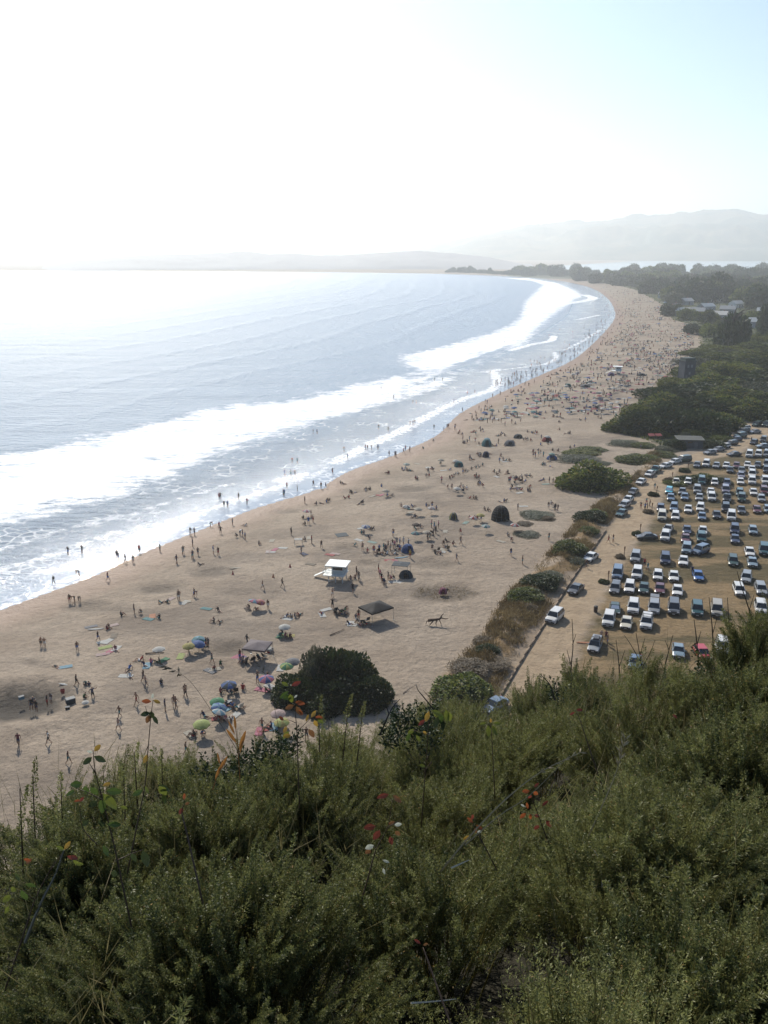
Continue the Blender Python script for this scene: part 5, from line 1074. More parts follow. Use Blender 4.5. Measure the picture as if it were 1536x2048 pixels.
ppl([(408,500,'w'),(458,500,'w'),(80,555,'w'),(157,610,'w'),(276,640,'w'),(296,640,'w'),(610,585,'w'),(655,575,'w'),(527,635,'w'),(580,690,'S'),(765,600,'S'),(812,585,'S'),(720,635,'S'),(732,640,'S'),(793,510,'S'),(862,515,'S'),(895,520,'S'),(908,505,'S'),(920,500,'S'),(938,490,'S'),(952,485,'S'),(750,455,'w'),
     (900,470,'w'),(1022,385,'w'),(998,380,'w'),(1060,360,'w'),(1085,365,'w'),(1130,365,'S'),(1120,362,'S'),(1185,370,'S'),(1197,335,'S'),(1217,310,'w'),(1237,310,'S'),(1112,225,'w'),(1178,190,'w'),(1257,205,'w'),(840,265,'w'),(1300,290,'S'),(1318,280,'S'),(1335,270,'S'),(1358,225,'S'),(1380,245,'S'),(1405,215,'S'),(1418,220,'S'),(1425,235,'S')],
    736, 600, 3.072, z=.03, **SH)
ppl([(735,672,'S'),(749,672,'S'),(755,715,'S'),(763,712,'S'),(535,790,'S'),(965,510,'S'),(988,518,'S')], 736, 600, 3.072, **SH)
RG = dict(group='people walking on the road and lot')
ppl([(548,768,'S','black'),(592,735,'S'),(618,748,'S'),(580,782,'S'),(598,780,'S','brown'),(656,618,'S'),(298,1030,'S','maroon'),(334,1025,'S','brown'),(125,1225,'S','brown'),(600,1255,'S'),(575,1220,'S'),(640,545,'S'),(945,1280,'S','navy'),(1405,252,'S'),(548,300,'S','maroon')], 1140, 820, 3.879, **RG)
ppl([(510,640,'S','maroon'),(520,665,'S','brown'),(480,640,'S')], 1050, 1080, 3.16, **RG)
# the 296 that show largest stand as people of their own; the rest, with the far crowd, are one mass
_hp = {'stand': 1.7, 'walk': 1.7, 'arms': 1.7, 'hip': 1.7, 'bend': 1.3, 'sit': .95, 'lean': .85, 'lie': .6, 'squat': 1.0, 'wade': 1.7}
PQ.sort(key=lambda q: -_hp[q[0][2]]/dist_at(q[0][0], q[0][1])*(3 if 'road' in q[1].get('group', '') else 1))
for a, k in PQ[:296]: person_now(*a, **k)
FAR = [(a[0], a[1], a[2], k.get('z')) for a, k in PQ[296:]]
cr_ = random.Random(21)
wlx = lambda y: float(np.interp(y, [552,558,566,577,590,607,632,655,690,725,760,787,828,868,900], [1020,1095,1150,1190,1208,1224,1232,1220,1183,1140,1062,1002,922,882,822]))
bkx = lambda y: float(np.interp(y, [552,562,570,582,597,617,640,652,690,722,762,786,832,858,900], [1060,1150,1215,1265,1298,1328,1340,1385,1396,1360,1345,1290,1245,1195,1180]))
for i in range(3000):
    y = 568+(cr_.random()**.9)*(850-568); x0, x1 = wlx(y), bkx(y); x = x0+(x1-x0)*(.02+.96*cr_.random())
    den = np.interp(y, [572,600,640,700,760,800,850], [.5,.9,1,1,.7,.32,.25])*(1.0 if fbm(np.array([x/26.]), np.array([y/9.]), 2, 4)[0] > .42 else .3)
    if cr_.random() > den: continue
    FAR.append((x, y, cr_.choice(['stand','stand','sit','lean','lie','walk','sit','squat']), None))
for i in range(150):
    y = 585+(cr_.random()**.7)*190; x = wlx(y)-abs(cr_.gauss(0, 1))*(y-503)*.12-1
    FAR.append((x, y, 'wade', .03))
for i in range(34):          # small groups sitting on the open middle of the beach
    y = cr_.uniform(860, 1010); x0, x1 = wlx(y)+30 if y < 900 else np.interp(y, [900,1010], [830,620]), np.interp(y, [860,1010], [1150,1080]); x = cr_.uniform(x0, x1)
    for k in range(cr_.choice([2,3,3,4])): FAR.append((x+cr_.gauss(0, 5), y+cr_.gauss(0, 1.6), cr_.choice(['sit','sit','lean','lie','squat']), None))
LOW = {}
def low(kind):
    """a plain small figure for the far crowd"""
    if kind in LOW: return LOW[kind]
    J = body_pose(kind); m = MB()
    for chain, rs, mi in ((('pel','wst','chs','nck'), (.14,.13,.16,.06), 1), (('nck','hd0','hd1'), (.05,.1,.06), 3), (('hpL','knL','anL'), (.09,.06,.04), 0), (('hpR','knR','anR'), (.09,.06,.04), 0), (('shL','elL','wrL'), (.055,.04,.03), 0), (('shR','elR','wrR'), (.055,.04,.03), 0)):
        m.tube([J[c] for c in chain], rs, 5, mi)
    LOW[kind] = (np.array(m.v), m.f, m.m); return LOW[kind]
cv, cf, cm, cn = [], [], [], 0
cols = [SK['tan'], SK['brown'], CLM['black'], CLM['navy'], CLM['white'], CLM['red'], CLM['blue'], HAIR['dark'], CLM['teal'], CLM['grey']]
for (x, y, kd, z) in FAR:
    p = Vector(pix(x, y, z)) if z is not None else Vector(pix(x, y, 1.2))
    if z is None: p.z = gz(p.x, p.y)
    V, Fs, Ms = low(kd); a = cr_.uniform(0, 6.28); ca, sa = math.cos(a), math.sin(a)
    V2 = V@np.array([[ca, sa, 0], [-sa, ca, 0], [0, 0, 1]])+np.array(p); t = cr_.choice([0,2,2,3,4,5,6,8,9,9]); sk = cr_.choice([0,1])
    cv.append(V2)
    for f, m_ in zip(Fs, Ms): cf.append(tuple(i+cn for i in f)); cm.append({0: sk, 1: t if t else sk, 3: 7}[m_])
    cn += len(V)
me = bpy.data.meshes.new('crowd'); me.from_pydata(np.concatenate(cv).tolist(), [], cf)
for m_ in cols: me.materials.append(m_)
me.polygons.foreach_set('material_index', cm)
meta(link('crowd', me), 'dense far crowd of beachgoers along the shore', 'crowd', None, 'stuff')

GEARQ = []
for i in range(1500):
    y = 572+(cr_.random()**.9)*(835-572); x0, x1 = wlx(y), bkx(y); x = x0+(x1-x0)*(.12+.85*cr_.random())
    if fbm(np.array([x/26.]), np.array([y/9.]), 2, 4)[0] < .40 and cr_.random() < .7: continue
    GEARQ.append((x, y))
# ------------------------------------------------------------------ things on the beach
def put(root, px, py, cat, desc, group, label=None, order=None):
    reg(root, cat, desc, px, py, group, order)
    if label: root['label'] = label; REG.pop()
    return root
UC = {'white': (.6,.6,.56), 'yellow': (.5,.42,.06), 'lime': (.4,.5,.08), 'green': (.04,.3,.12), 'blue': (.04,.14,.45), 'light blue': (.15,.4,.55), 'teal': (.05,.28,.3), 'red': (.5,.05,.05), 'pink': (.6,.12,.22), 'orange': (.6,.2,.05), 'purple': (.2,.12,.4), 'cream': (.5,.44,.33), 'pale pink': (.55,.38,.34), 'brown': (.08,.05,.04), 'grey': (.2,.21,.24), 'navy': (.02,.04,.14), 'black': (.02,.02,.025), 'slate': (.06,.09,.12), 'mauve': (.24,.19,.21), 'tan': (.26,.2,.13), 'mint': (.25,.42,.36)}
UM = {k: M('fabric_'+k.replace(' ', '_'), tuple(.72*(x*.7+.3*sum(v)/3) for x in v), .8, trans=.3) for k, v in UC.items()}
POLE = M('pole_metal', (.3,.3,.3), .4, metal=.6)
def umb_mesh(tilt):
    m = MB(); n = 8; rim = [Vector((1.05*math.cos(k*math.pi/4), 1.05*math.sin(k*math.pi/4), 1.55)) for k in range(n)]
    for k in range(n):
        a, b = rim[k], rim[(k+1) % n]; rows = []
        for q in (0, .35, .7, 1.0):
            z = 1.95-.4*q**1.7; l, r_ = a*q, b*q; mid = (l+r_)/2*1.0; l.z = r_.z = z; mid.z = z-(.03*q if q == 1 else -.03*q)+(.05 if q == 1 else 0); rows.append((l, mid, r_))
        for i in range(3):
            for c in (0, 1): m.poly([rows[i][c], rows[i+1][c], rows[i+1][c+1], rows[i][c+1]], k % 2)
        m.poly([rows[3][0], rows[3][0]-Vector((0,0,.13)), rows[3][1]-Vector((0,0,.12)), rows[3][1]], k % 2); m.poly([rows[3][1], rows[3][1]-Vector((0,0,.12)), rows[3][2]-Vector((0,0,.13)), rows[3][2]], k % 2)
    Mt = Matrix.Translation((0,0,1.1)) @ Euler((tilt, 0, 0)).to_matrix().to_4x4() @ Matrix.Translation((0,0,-1.1)); m.v = [tuple(Mt@Vector(v)) for v in m.v]
    c = m.mesh('canopy', [UM['white'], UM['white']]); p = MB(); top = Mt@Vector((0,0,2.03))
    p.tube([(0,0,-.2), (0,0,1.1), top], .018, 6); return c, p.mesh('pole', POLE)
UMB = [umb_mesh(t) for t in (.08, .3, .45)]
def umbrella(px, py, c1, c2=None, r=1.0, tilt=0, rz=None, label=None, desc=None, up=19):
    """px, py: middle of the canopy as seen"""
    D_ = dist_at(px, py); p = gp(px, py+1.65*r*.9*F_PX/D_); root = empty('beach_umbrella', p, rnd.uniform(0, 6.28) if rz is None else rz, r*.84)
    c = link('canopy', UMB[tilt][0], root); paint(c, [UM[c1], UM[c2 or c1]]); link('pole', UMB[tilt][1], root)
    return put(root, px, py, 'umbrella', desc or f'{c1}{" and "+c2 if c2 else ""} beach umbrella', 'beach umbrellas', label)
def A(ox, oy, sc, x, y): return ox+x/sc, oy+y/sc
for x, y, *k in [(1455,720,'yellow'),(1225,748,'white')]: umbrella(*A(0,1100,3.84,x,y), *k)
for a in [(605,612,'pink','light blue',1.0,1,2.2,'rainbow striped umbrella with pink, blue and white panels'),(655,618,'orange','pink',.85,1,1,'orange umbrella touching the rainbow striped one'),(112,952,'yellow',None,1.0,0,0,None),(185,905,'light blue','teal',1.05,1,0,None),(182,935,'blue',None,1.0,1,1,None),
          (843,808,'white',None,.95,0,0,None),(705,1200,'blue','pink',1.1,0,0,None),(418,1245,'blue','slate',1.1,0,0,None),(328,1375,'green',None,1.0,0,0,None),(338,1420,'light blue','blue',1.05,1,1,None),(335,1455,'light blue','white',.95,1,2,None),
          (210,1545,'lime',None,1.1,0,0,None),(795,1466,'pale pink',None,1.0,0,0,None),(822,1532,'yellow','lime',1.0,0,0,None),(905,1070,'grey',None,1.1,0,0,None),(860,1105,'lime','green',1.0,0,0,None)]:
    umbrella(*A(350,1040,3.84,a[0],a[1]), *a[2:6], rz=a[6], label=a[7])
for a in [(108,720,'blue','white'),(840,660,'red','white'),(890,642,'yellow',None),(925,718,'teal','white'),(385,585,'white','grey'),(555,594,'pale pink','white'),(525,760,'cream',None),(450,708,'brown',None),(465,602,'cream',None),
          (730,462,'white',None),(620,268,'cream',None),(385,297,'mint','white'),(722,274,'white',None),(245,477,'cream',None),(1122,710,'white','red'),(935,125,'light blue',None),(1345,110,'white',None),(1375,228,'mint',None),(445,765,'grey','teal')]:
    umbrella(*A(700,840,3.413,a[0],a[1]), a[2], a[3], rz=1.0)
umbrella(*A(350,800,3.84,1010,845), 'white', 'pink'); umbrella(*A(0,1100,3.84,660,1160), 'white', None, .5, 0, 0, 'tiny white ball-like parasol between seated people')
for a in [(1400,415,'white'),(795,348,'white'),(265,660,'navy')]:
    pass
def towel(px, py, c, w=.9, l=1.8, rz=None, desc=None, label=None, cat='towel', name='beach_towel'):
    p = gp(px, py); m = MB(); r_ = random.Random(int(px*31+py)); nx, ny = 4, 7; b = []
    rz = rnd.uniform(0, 3.14) if rz is None else rz; ca, sa = math.cos(rz), math.sin(rz)
    for j in range(ny+1):
        for i in range(nx+1):
            x, y = (i/nx-.5)*w, (j/ny-.5)*l; gx, gy = p.x+x*ca-y*sa, p.y+x*sa+y*ca; b.append((x, y, gz(gx, gy)-p.z+.035+r_.uniform(0, .05)))
    n = len(b); m.v = b+[(x, y, z-.03) for x, y, z in b]
    for j in range(ny):
        for i in range(nx): q = j*(nx+1)+i; m.f += [(q, q+1, q+nx+2, q+nx+1), (q+n, q+n+nx+1, q+n+nx+2, q+n+1)]; m.m += [0, 0]
    o = link(name, m.mesh(name, UM[c])); o.location = p; o.rotation_euler = (0, 0, rz)
    return put(o, px, py, cat, desc or f'{c} towel', 'towels and blankets', label)
for x, y, c in [(1140,532,'teal'),(1170,510,'orange'),(862,580,'pale pink'),(875,660,'tan'),(795,705,'white'),(828,703,'white'),(808,750,'lime'),(790,802,'pale pink'),(838,785,'pink'),(893,758,'white'),(1250,850,'green'),(1390,818,'lime'),(965,970,'white'),(1130,890,'light blue'),(500,900,'light blue'),(700,590,'grey'),(1310,378,'pale pink'),(1420,402,'cream')]:
    towel(*A(0,1100,3.84,x,y), c)
for x, y, c in [(240,682,'teal'),(45,1048,'lime'),(820,892,'green'),(690,1610,'red'),(650,1625,'pink'),(340,1522,'red'),(455,1507,'white'),(405,1450,'light blue'),(812,1138,'white'),(735,248,'white'),(768,228,'pink'),(828,216,'white'),(715,244,'pale pink'),(1190,268,'red'),(1230,260,'pale pink'),(1030,138,'cream'),(668,1305,'pink'),(735,1280,'white'),(1160,690,'white'),(1130,730,'white'),(1360,800,'white'),(860,760,'white'),
                (560,690,'brown'),(300,1148,'cream'),(540,1060,'purple'),(480,1050,'pink'),(1040,340,'tan'),(745,160,'cream'),(990,262,'navy'),(870,890,'yellow'),(120,1650,'cream'),(760,1590,'light blue'),(270,1160,'grey'),(75,635,'white')]:
    towel(*A(350,1040,3.84,x,y), c)
for x, y, c in [(150,835,'mint'),(290,962,'pink'),(270,958,'red'),(328,1106,'white'),(300,1106,'white'),(530,325,'white'),(552,325,'white'),(195,515,'red'),(215,512,'pink'),(155,520,'cream'),(1158,498,'white'),(1335,438,'mint'),(1415,412,'red'),(880,172,'cream'),(975,188,'cream'),(1350,135,'red'),(1320,140,'orange'),
                (790,702,'mint'),(690,672,'mint'),(410,632,'cream'),(1150,455,'cream'),(1035,275,'white'),(1060,285,'white'),(640,345,'white'),(1000,388,'white'),(650,762,'cream'),(1185,590,'white'),(1030,830,'cream'),(5,1392,'white'),(620,900,'white'),(625,885,'cream'),(80,740,'white'),(60,820,'white'),(460,300,'cream'),(600,900,'tan')]:
    towel(*A(700,840,3.413,x,y), c)
towel(*A(350,1040,3.84,1280,115), 'slate', 2.2, 2.4, .3, label='low blue-grey sheet stretched over the sand', cat='sheet', name='ground_sheet')
def board(px, py, c, rz, L=2.3, label=''):
    p = gp(px, py); m = MB(); N_ = 12; V = []
    for s in (0, 1):
        for i in range(N_+1):
            t = i/N_; wd = .27*math.sin(math.pi*min(1, t*.98+.01))**.55; y = (t-.5)*L; z = .06+.06*(t-.45)**2*4
            V.append([(-wd, y, z+.0), (-wd*.7, y, z+.035), (0, y, z+.045), (wd*.7, y, z+.035), (wd, y, z), (wd*.6, y, z-.03), (-wd*.6, y, z-.03)])
        break
    for r_ in V: m.v += r_
    for i in range(N_):
        for k in range(7): m.f.append((i*7+k, i*7+(k+1) % 7, (i+1)*7+(k+1) % 7, (i+1)*7+k)); m.m.append(0)
    m.f.append(tuple(range(7))[::-1]); m.f.append(tuple(N_*7+k for k in range(7))); m.m += [0, 0]
    root = empty('surfboard', p, rz); link('board', m.mesh('board', UM[c]), root); f = MB(); f.poly([(0, -L*.42, .03), (0, -L*.47, -.1), (.006, -L*.36, .03)]); link('fin', f.mesh('fin', TRIM), root)
    return put(root, px, py, 'surfboard', '', 'surfboards', label)
board(*A(0,1100,3.84,735,610), 'white', 1.75, label='white surfboard lying by the maroon-clad seated pair')
board(*A(0,1100,3.84,520,1035), 'white', 1.5, label='white bodyboard-like surfboard above the red bucket')
board(*A(350,1040,3.84,470,371), 'cream', 1.65, label='pale surfboard lying alone left of the lifeguard tower')
board(*A(700,840,3.413,350,941), 'light blue', 1.9, 2.6, label='pale blue surfboard right behind the slate canopy')
board(*A(1050,1080,3.16,378,651), 'orange', 1.57, 2.4, label='orange surfboard sticking out beside the silver wagon with the roof box')
def cooler(px, py, c, label, w=.35):
    p = gp(px, py); root = empty('cooler', p, rnd.uniform(0, 1)); b = MB(); b.box((0,0,w*.6), (w,w*.62,w*.6), taper=1.05); link('box', b.mesh('box', UM[c]), root)
    l_ = MB(); l_.box((0,0,w*1.26), (w*1.1,w*.7,w*.09), taper=.93); link('lid', l_.mesh('lid', UM['white']), root); h = MB(); h.tube([(-w*1.08,0,w), (-w*1.2,0,w*1.5), (w*1.2,0,w*1.5), (w*1.08,0,w)], .015, 4); link('handle', h.mesh('handle', POLE), root)
    put(root, px, py, 'cooler', '', 'coolers', label)
cooler(*A(0,1100,3.84,543,1175), 'slate', 'dark cooler with a white lid standing alone on the sand', .5)
cooler(*A(0,1100,3.84,520,1222), 'brown', 'small dark box below the white-lidded cooler', .24)
cooler(*A(0,1100,3.84,165,1145), 'light blue', 'pale box by the rim of the big dark sand pit', .3)
cooler(*A(350,1040,3.84,730,1012), 'white', 'white box under the right side of the mauve canopy', .4)
cooler(*A(350,1040,3.84,415,1418), 'black', 'black box with a white lid beside the light blue umbrella', .35)
p_ = A(0,1100,3.84,483,1100); root = empty('bucket', gp(*p_)); b = MB(); b.lathe([(.13,0),(.19,.32),(.175,.32),(.12,.02)], 12); link('pail', b.mesh('pail', UM['red']), root); b = MB(); b.tube([(-.18,0,.3),(-.15,0,.46),(0,0,.52),(.15,0,.46),(.18,0,.3)], .012, 4); link('handle', b.mesh('handle', POLE), root); root.scale = (1.5,)*3
put(root, *p_, 'bucket', '', 'beach toys', 'red bucket on the sand above the white-lidded cooler')
for i, (x, y, lb) in enumerate([(445,418,'red marker cone left of the lifeguard tower near the pale surfboard'),(884,362,'red marker cone right beside the empty sand before the tower'),(755,440,'orange marker cone between two standing bathers')]):
    p_ = A(350,1040,3.84,x,y); root = empty('marker_cone', gp(*p_)); b = MB(); b.lathe([(.17,.04),(.05,.62),(.0,.64)], 12); link('cone', b.mesh('cone', UM['red' if i < 2 else 'orange']), root); b = MB(); b.box((0,0,.02),(.22,.22,.02)); link('base', b.mesh('base', UM['red' if i < 2 else 'orange']), root); put(root, *p_, 'cone', '', 'marker cones', lb)
def canopy(px, py, c, w, d, h, rz, peak, label, flat=False, name='canopy_tent'):
    D_ = dist_at(px, py); p = gp(px, py+h*.95*F_PX/D_); root = empty(name, p, rz); m = MB(); n = 6
    f = lambda u, v: Vector((u*w/2, v*d/2, h+peak*(1-max(abs(u), abs(v)))**.8-.06*math.sin(math.pi*min(1, abs(u)))*math.sin(math.pi*min(1, abs(v)))))
    for i in range(2*n):
        for j in range(2*n):
            a, b, c_, e = (i/n-1), (j/n-1), ((i+1)/n-1), ((j+1)/n-1); m.poly([f(a, b), f(c_, b), f(c_, e), f(a, e)])
    vz = .22 if not flat else .06
    for (x0, y0, x1, y1) in ((-1,-1,1,-1),(1,-1,1,1),(1,1,-1,1),(-1,1,-1,-1)):
        for k in range(6):
            q0, q1 = k/6, (k+1)/6; a = f(x0+(x1-x0)*q0, y0+(y1-y0)*q0); b = f(x0+(x1-x0)*q1, y0+(y1-y0)*q1); m.poly([a, a-Vector((0,0,vz)), b-Vector((0,0,vz*1.1)), b])
    link('roof', m.mesh('roof', UM[c], True), root)
    for sx in (-1, 1):
        for sy in (-1, 1): q = MB(); q.tube([(sx*w*.5,sy*d*.5,-.1), (sx*w*.48,sy*d*.48,h)], .03, 6); q.box((sx*w*.5,sy*d*.5,.02), (.09,.09,.02)); link('leg', q.mesh('leg', POLE), root)
    q = MB()
    for sx in (-1, 1): q.tube([(sx*w*.48,-d*.48,h-.1),(sx*w*.48,0,h-.5),(sx*w*.48,d*.48,h-.1)], .015, 4); q.tube([(-w*.48,sx*d*.48,h-.1),(0,sx*d*.48,h-.5),(w*.48,sx*d*.48,h-.1)], .015, 4)
    link('truss', q.mesh('truss', POLE), root); return put(root, px, py, 'canopy', '', 'shade canopies', label)
canopy(516,1290,'mauve',3.1,2.9,2.1,R(-14),.45,'mauve pop-up canopy with people sitting in its shade')
canopy(752,1214,'black',3.9,3.3,2.0,R(38),.7,'black peaked pop-up canopy left of the driftwood')
canopy(802,1128,'slate',2.7,2.2,2.0,R(-14),.15,'slate grey flat canopy with a rounded tent beside it',True)
canopy(597,1078,'white',1.4,1.0,1.1,R(8),.05,'little white-topped shade table on thin legs',True)
def dome(px, py, c, w, h, label, c2=None, d=.85, rz=0, name='dome_tent', yard=None):
    """px, py: foot of the near side"""
    p = gp(px, py); k_ = 1 if w > 3.45 and py > 1000 else .84; root = empty(name, (p.x, p.y+w*.3, gz(p.x, p.y+w*.3)-.03), rz, k_); m = MB(); nu, nv = 16, 8
    def f(i, j):
        a = 2*math.pi*i/nu; q = j/nv*math.pi/2; k = 1+.05*math.cos(4*a); return Vector((w/2*math.cos(q)**.75*math.cos(a)*k, w/2*d*math.cos(q)**.75*math.sin(a)*k, h*math.sin(q)))
    for j in range(nv):
        for i in range(nu):
            if i in (11, 12) and j < 5: continue
            m.poly([f(i,j), f(i+1,j), f(i+1,j+1), f(i,j+1)], 1 if c2 and i % 4 < 2 else 0)
    sh = link('shell', m.mesh('shell', [UM[c], UM[c2 or c]], True), root); so_ = sh.modifiers.new('t', 'SOLIDIFY'); so_.thickness = .02
    q = MB()
    for k in (0, 2, 4, 6): q.tube([f(k*2, j)*1.01 for j in range(nv)]+[Vector((0,0,h+.01))], .012, 4)
    link('poles', q.mesh('poles', POLE), root); q = MB(); q.box((0,0,.04),(w*.42,w*d*.4,.02)); link('floor', q.mesh('floor', UM[c]), root)
    return put(root, px, py, 'tent', '', 'small tents and shelters', label)
dome(1002,1043,'black',3.5,3.0,'large black dome tent right of the red umbrella')
dome(812,1158,'slate',2.6,1.5,'dark rounded tent under the slate canopy')
dome(907,1040,'grey',1.9,1.7,'small grey and yellow striped dome tent',c2='yellow')
dome(815,1106,'blue',2.7,1.7,'bright navy blue tent behind the big group',rz=.5)
dome(972,915,'navy',2.0,1.9,'upright navy shelter between seated groups left of the black dome')
dome(1105,920,'blue',3.2,1.3,'wide bright blue tent beside the dune bushes')
dome(974,893,'teal',3.2,2.4,'tall teal beach shelter in the busy cluster')
dome(918,934,'teal',2.6,1.6,'low dark teal shelter left of the navy shelter')
dome(1037,877,'slate',3.0,1.4,'dark slate shelter right of the tall teal one')
dome(1020,892,'grey',3.4,1.8,'grey shelter directly beneath the dark slate one')
dome(1095,884,'red',3.2,1.6,'red beach shelter with a pale umbrella above')
dome(886,1189,'pink',1.5,1.2,'bright pink pop-up tent alone in the dry weeds')
dome(395,1291,'blue',1.8,1.1,'blue pop-up shelter behind the light blue umbrella')
dome(1172,775,'grey',4.6,1.4,'long grey shelter far down the beach')
dome(1137,774,'teal',3.0,1.6,'dark teal shelter beside the long grey one')
dome(1223,752,'purple',3.4,1.7,'purple-navy shelter left below the far lifeguard tower')
dome(1193,818,'grey',3.0,1.3,'grey low shelter on open sand before the thickets')
dome(1284,752,'slate',4.5,1.3,'dark cluster shelter right of the far lifeguard tower')
gm_ = MB()
for (x, y) in GEARQ:
    p = Vector(pix(x, y, 1.5)); p.z = gz(p.x, p.y); k = cr_.random(); c = cr_.choice([0,0,1,2,3,4,5,6,7,7])
    a = cr_.uniform(0, 3.1); rm = Matrix.Rotation(a, 3, 'Z')
    if k < .55: gm_.box(p+Vector((0,0,.05)), (cr_.uniform(.4,.8), cr_.uniform(.7,1.1), .04), c, M=rm)
    elif k < .8: gm_.box(p+Vector((0,0,.25)), (.3, .25, .25), c, M=rm, taper=.8)
    else:
        b_ = len(gm_.v); gm_.lathe([(1.1,1.55),(.8,1.78),(.4,1.93),(.01,2.0)], 8, c, c=p); gm_.tube([p, p+Vector((0,0,1.9))], .03, 4, 7)
meta(link('beach_gear', gm_.mesh('beach_gear', [UM[c] for c in ('white','cream','blue','red','navy','teal','pink','slate')])), 'scattered far towels, bags and parasols among the crowd', 'beach gear', None, 'stuff')
# chairs in the shade groups
def beach_chair(px, py, c, rz, label=None):
    root = empty('beach_chair', gp(px, py), rz); s_ = MB(); s_.box((0,0,.3),(.27,.25,.02)); link('seat', s_.mesh('seat', UM[c]), root); b = MB(); b.box((0,.34,.58),(.27,.02,.3), M=Euler((-.35,0,0)).to_matrix()); link('backrest', b.mesh('backrest', UM[c]), root)
    f = MB()
    for sx in (-.28,.28): f.tube([(sx,-.25,0),(sx,.2,.5),(sx,.45,.88)], .013, 4); f.tube([(sx,.3,0),(sx,-.2,.46),(sx,-.24,.48)], .013, 4)
    link('frame', f.mesh('frame', POLE), root); put(root, px, py, 'chair', f'{c} folding beach chair', 'folding beach chairs', label)
for x, y, c in [(505,1085,'purple'),(540,1092,'mauve'),(655,1075,'navy'),(590,1090,'black'),(690,1060,'slate'),(470,1325,'black'),(420,1335,'navy'),(1245,728,'black'),(1290,715,'green'),(1310,722,'black'),(1230,705,'slate'),(1440,800,'slate'),(1420,792,'grey'),(1475,780,'grey'),(240,988,'black'),(500,1450,'white'),(800,900,'teal')]:
    beach_chair(*A(350,1040,3.84,x,y), c, rnd.uniform(-1, 1)+3.14)
for x, y, c in [(770,492,'navy'),(730,490,'slate'),(1130,440,'slate'),(1160,425,'navy'),(245,905,'slate'),(195,905,'black'),(300,905,'grey'),(325,875,'navy'),(235,1110,'black'),(600,895,'tan'),(665,885,'tan'),(560,780,'brown'),(1390,605,'slate')]:
    beach_chair(*A(700,840,3.413,x,y), c, rnd.uniform(-1, 1)+3.14)

# lifeguard towers
def guard_tower(px, py, rz, label, sc=1.0):
    p = gp(px, py); p.z = gz(p.x, p.y); root = empty('lifeguard_tower', p, rz, sc); wm = M('tower_white_paint', (.66,.68,.66), .55, noise=.06, scale=4); bm_ = M('tower_pale_blue_wall', (.42,.5,.52), .6, noise=.05); 
    q = MB()
    for sx in (-1, 0, 1):
        for sy in (-1, 1): l_ = MB(); l_.box((sx*1.15, sy*1.2, .5), (.07,.07,.72)); link('leg', l_.mesh('leg', wm), root)
    for sy in (-1, 1): q.tube([(-1.15,sy*1.2,.1),(1.15,sy*1.2,.95)], .03, 4); 
    link('brace', q.mesh('brace', wm), root)
    q = MB(); q.box((-.25,-.15,1.25),(1.75,1.55,.06)); link('deck', q.mesh('deck', wm), root)
    q = MB(); q.box((.35,.15,2.02),(1.05,1.1,.7)); link('cabin', q.mesh('cabin', bm_), root)
    for (cx, cy, hx, hy) in ((.35,-.96,.85,.015),(-.71,.15,.015,.85),(1.41,.15,.015,.8)):
        wdw = MB(); wdw.box((cx, cy, 2.3), (hx, hy, .26)); f = link('window', wdw.mesh('window', GLASS), root); fr = MB()
        for s in (-1, 1):
            if hx > .1: fr.box((cx+s*hx, cy, 2.3), (.035,.03,.3)); fr.box((cx, cy, 2.3+s*.28), (hx,.028,.03))
            else: fr.box((cx, cy+s*hy, 2.3), (.03,.035,.3)); fr.box((cx, cy, 2.3+s*.28), (.028,hy,.03))
        link('frame', fr.mesh('frame', wm), f)
    dr = MB(); dr.box((.95,-.962,1.85),(.0,.0,.0)); 
    q = MB(); q.box((.1,.0,2.86),(1.75,1.6,.07)); q.box((.1,.0,2.77),(1.68,1.52,.03)); link('roof', q.mesh('roof', wm), root)
    q = MB()
    for (x, y) in ((-1.95,-1.65),(-1.95,0),(-1.95,1.35),(-.3,-1.65),(1.4,-1.65)): q.box((x, y, 1.75), (.035,.035,.45))
    for z in (1.75, 2.2): q.tube([(1.4,-1.65,z),(-1.95,-1.65,z),(-1.95,1.35,z)], .025, 4)
    link('railing', q.mesh('railing', wm), root)
    q = MB(); q.box((-3.0,.7,.72),(1.25,.4,.035), M=Euler((0,R(-27),0)).to_matrix()); link('ramp', q.mesh('ramp', wm), root)
    put(root, px, py, 'lifeguard tower', '', 'lifeguard towers', label)
guard_tower(675,1160,R(-12),'white lifeguard tower on legs in the middle of the beach', 1.0)
guard_tower(1234,748,R(-12),'far small lifeguard tower with a bright white roof', 1.15)
# driftwood snag, log, dead branch
def drift(pts, px, py, label, name='driftwood', br=(), rad=.16, mat=None):
    o0 = gp(px, py); m = MB(); m.tube([Vector(q) for q in pts], [rad*(1-.5*i/(len(pts)-1)) for i in range(len(pts))], 7)
    for b in br: m.tube([Vector(q) for q in b], [rad*.45, rad*.3, rad*.12][:len(b)], 5)
    o = link(name, m.mesh(name, mat or M('driftwood_bark', (.1,.065,.045), .9, noise=.3, scale=5), True)); o.location = o0; put(o, px, py, 'driftwood', '', 'driftwood and logs', label)
drift([(-1.0,0,.7),(-.3,.1,.75),(.5,0,.9),(1.0,.1,1.1)], 870,1250,'dark driftwood stump standing on forked root legs', br=[[(-.2,0,.7),(-.6,-.2,.3),(-.8,-.2,0)],[(.3,0,.85),(.1,-.3,.4),(.2,-.4,0)],[(.6,0,.95),(.7,.2,.5),(.9,.3,0)],[(.9,.1,1.05),(1.5,.1,.9),(1.9,0,1.0)],[(.7,.1,1.0),(1.0,.2,1.45),(1.2,.2,1.7)],[(-.9,0,.7),(-1.2,.1,.5),(-1.3,.1,0)]], rad=.24)
drift([(-1.2,0,.1),(0,.05,.14),(1.2,.25,.1)], 309,1308,'thin brown log lying on the sand below a white umbrella', 'log', rad=.1)
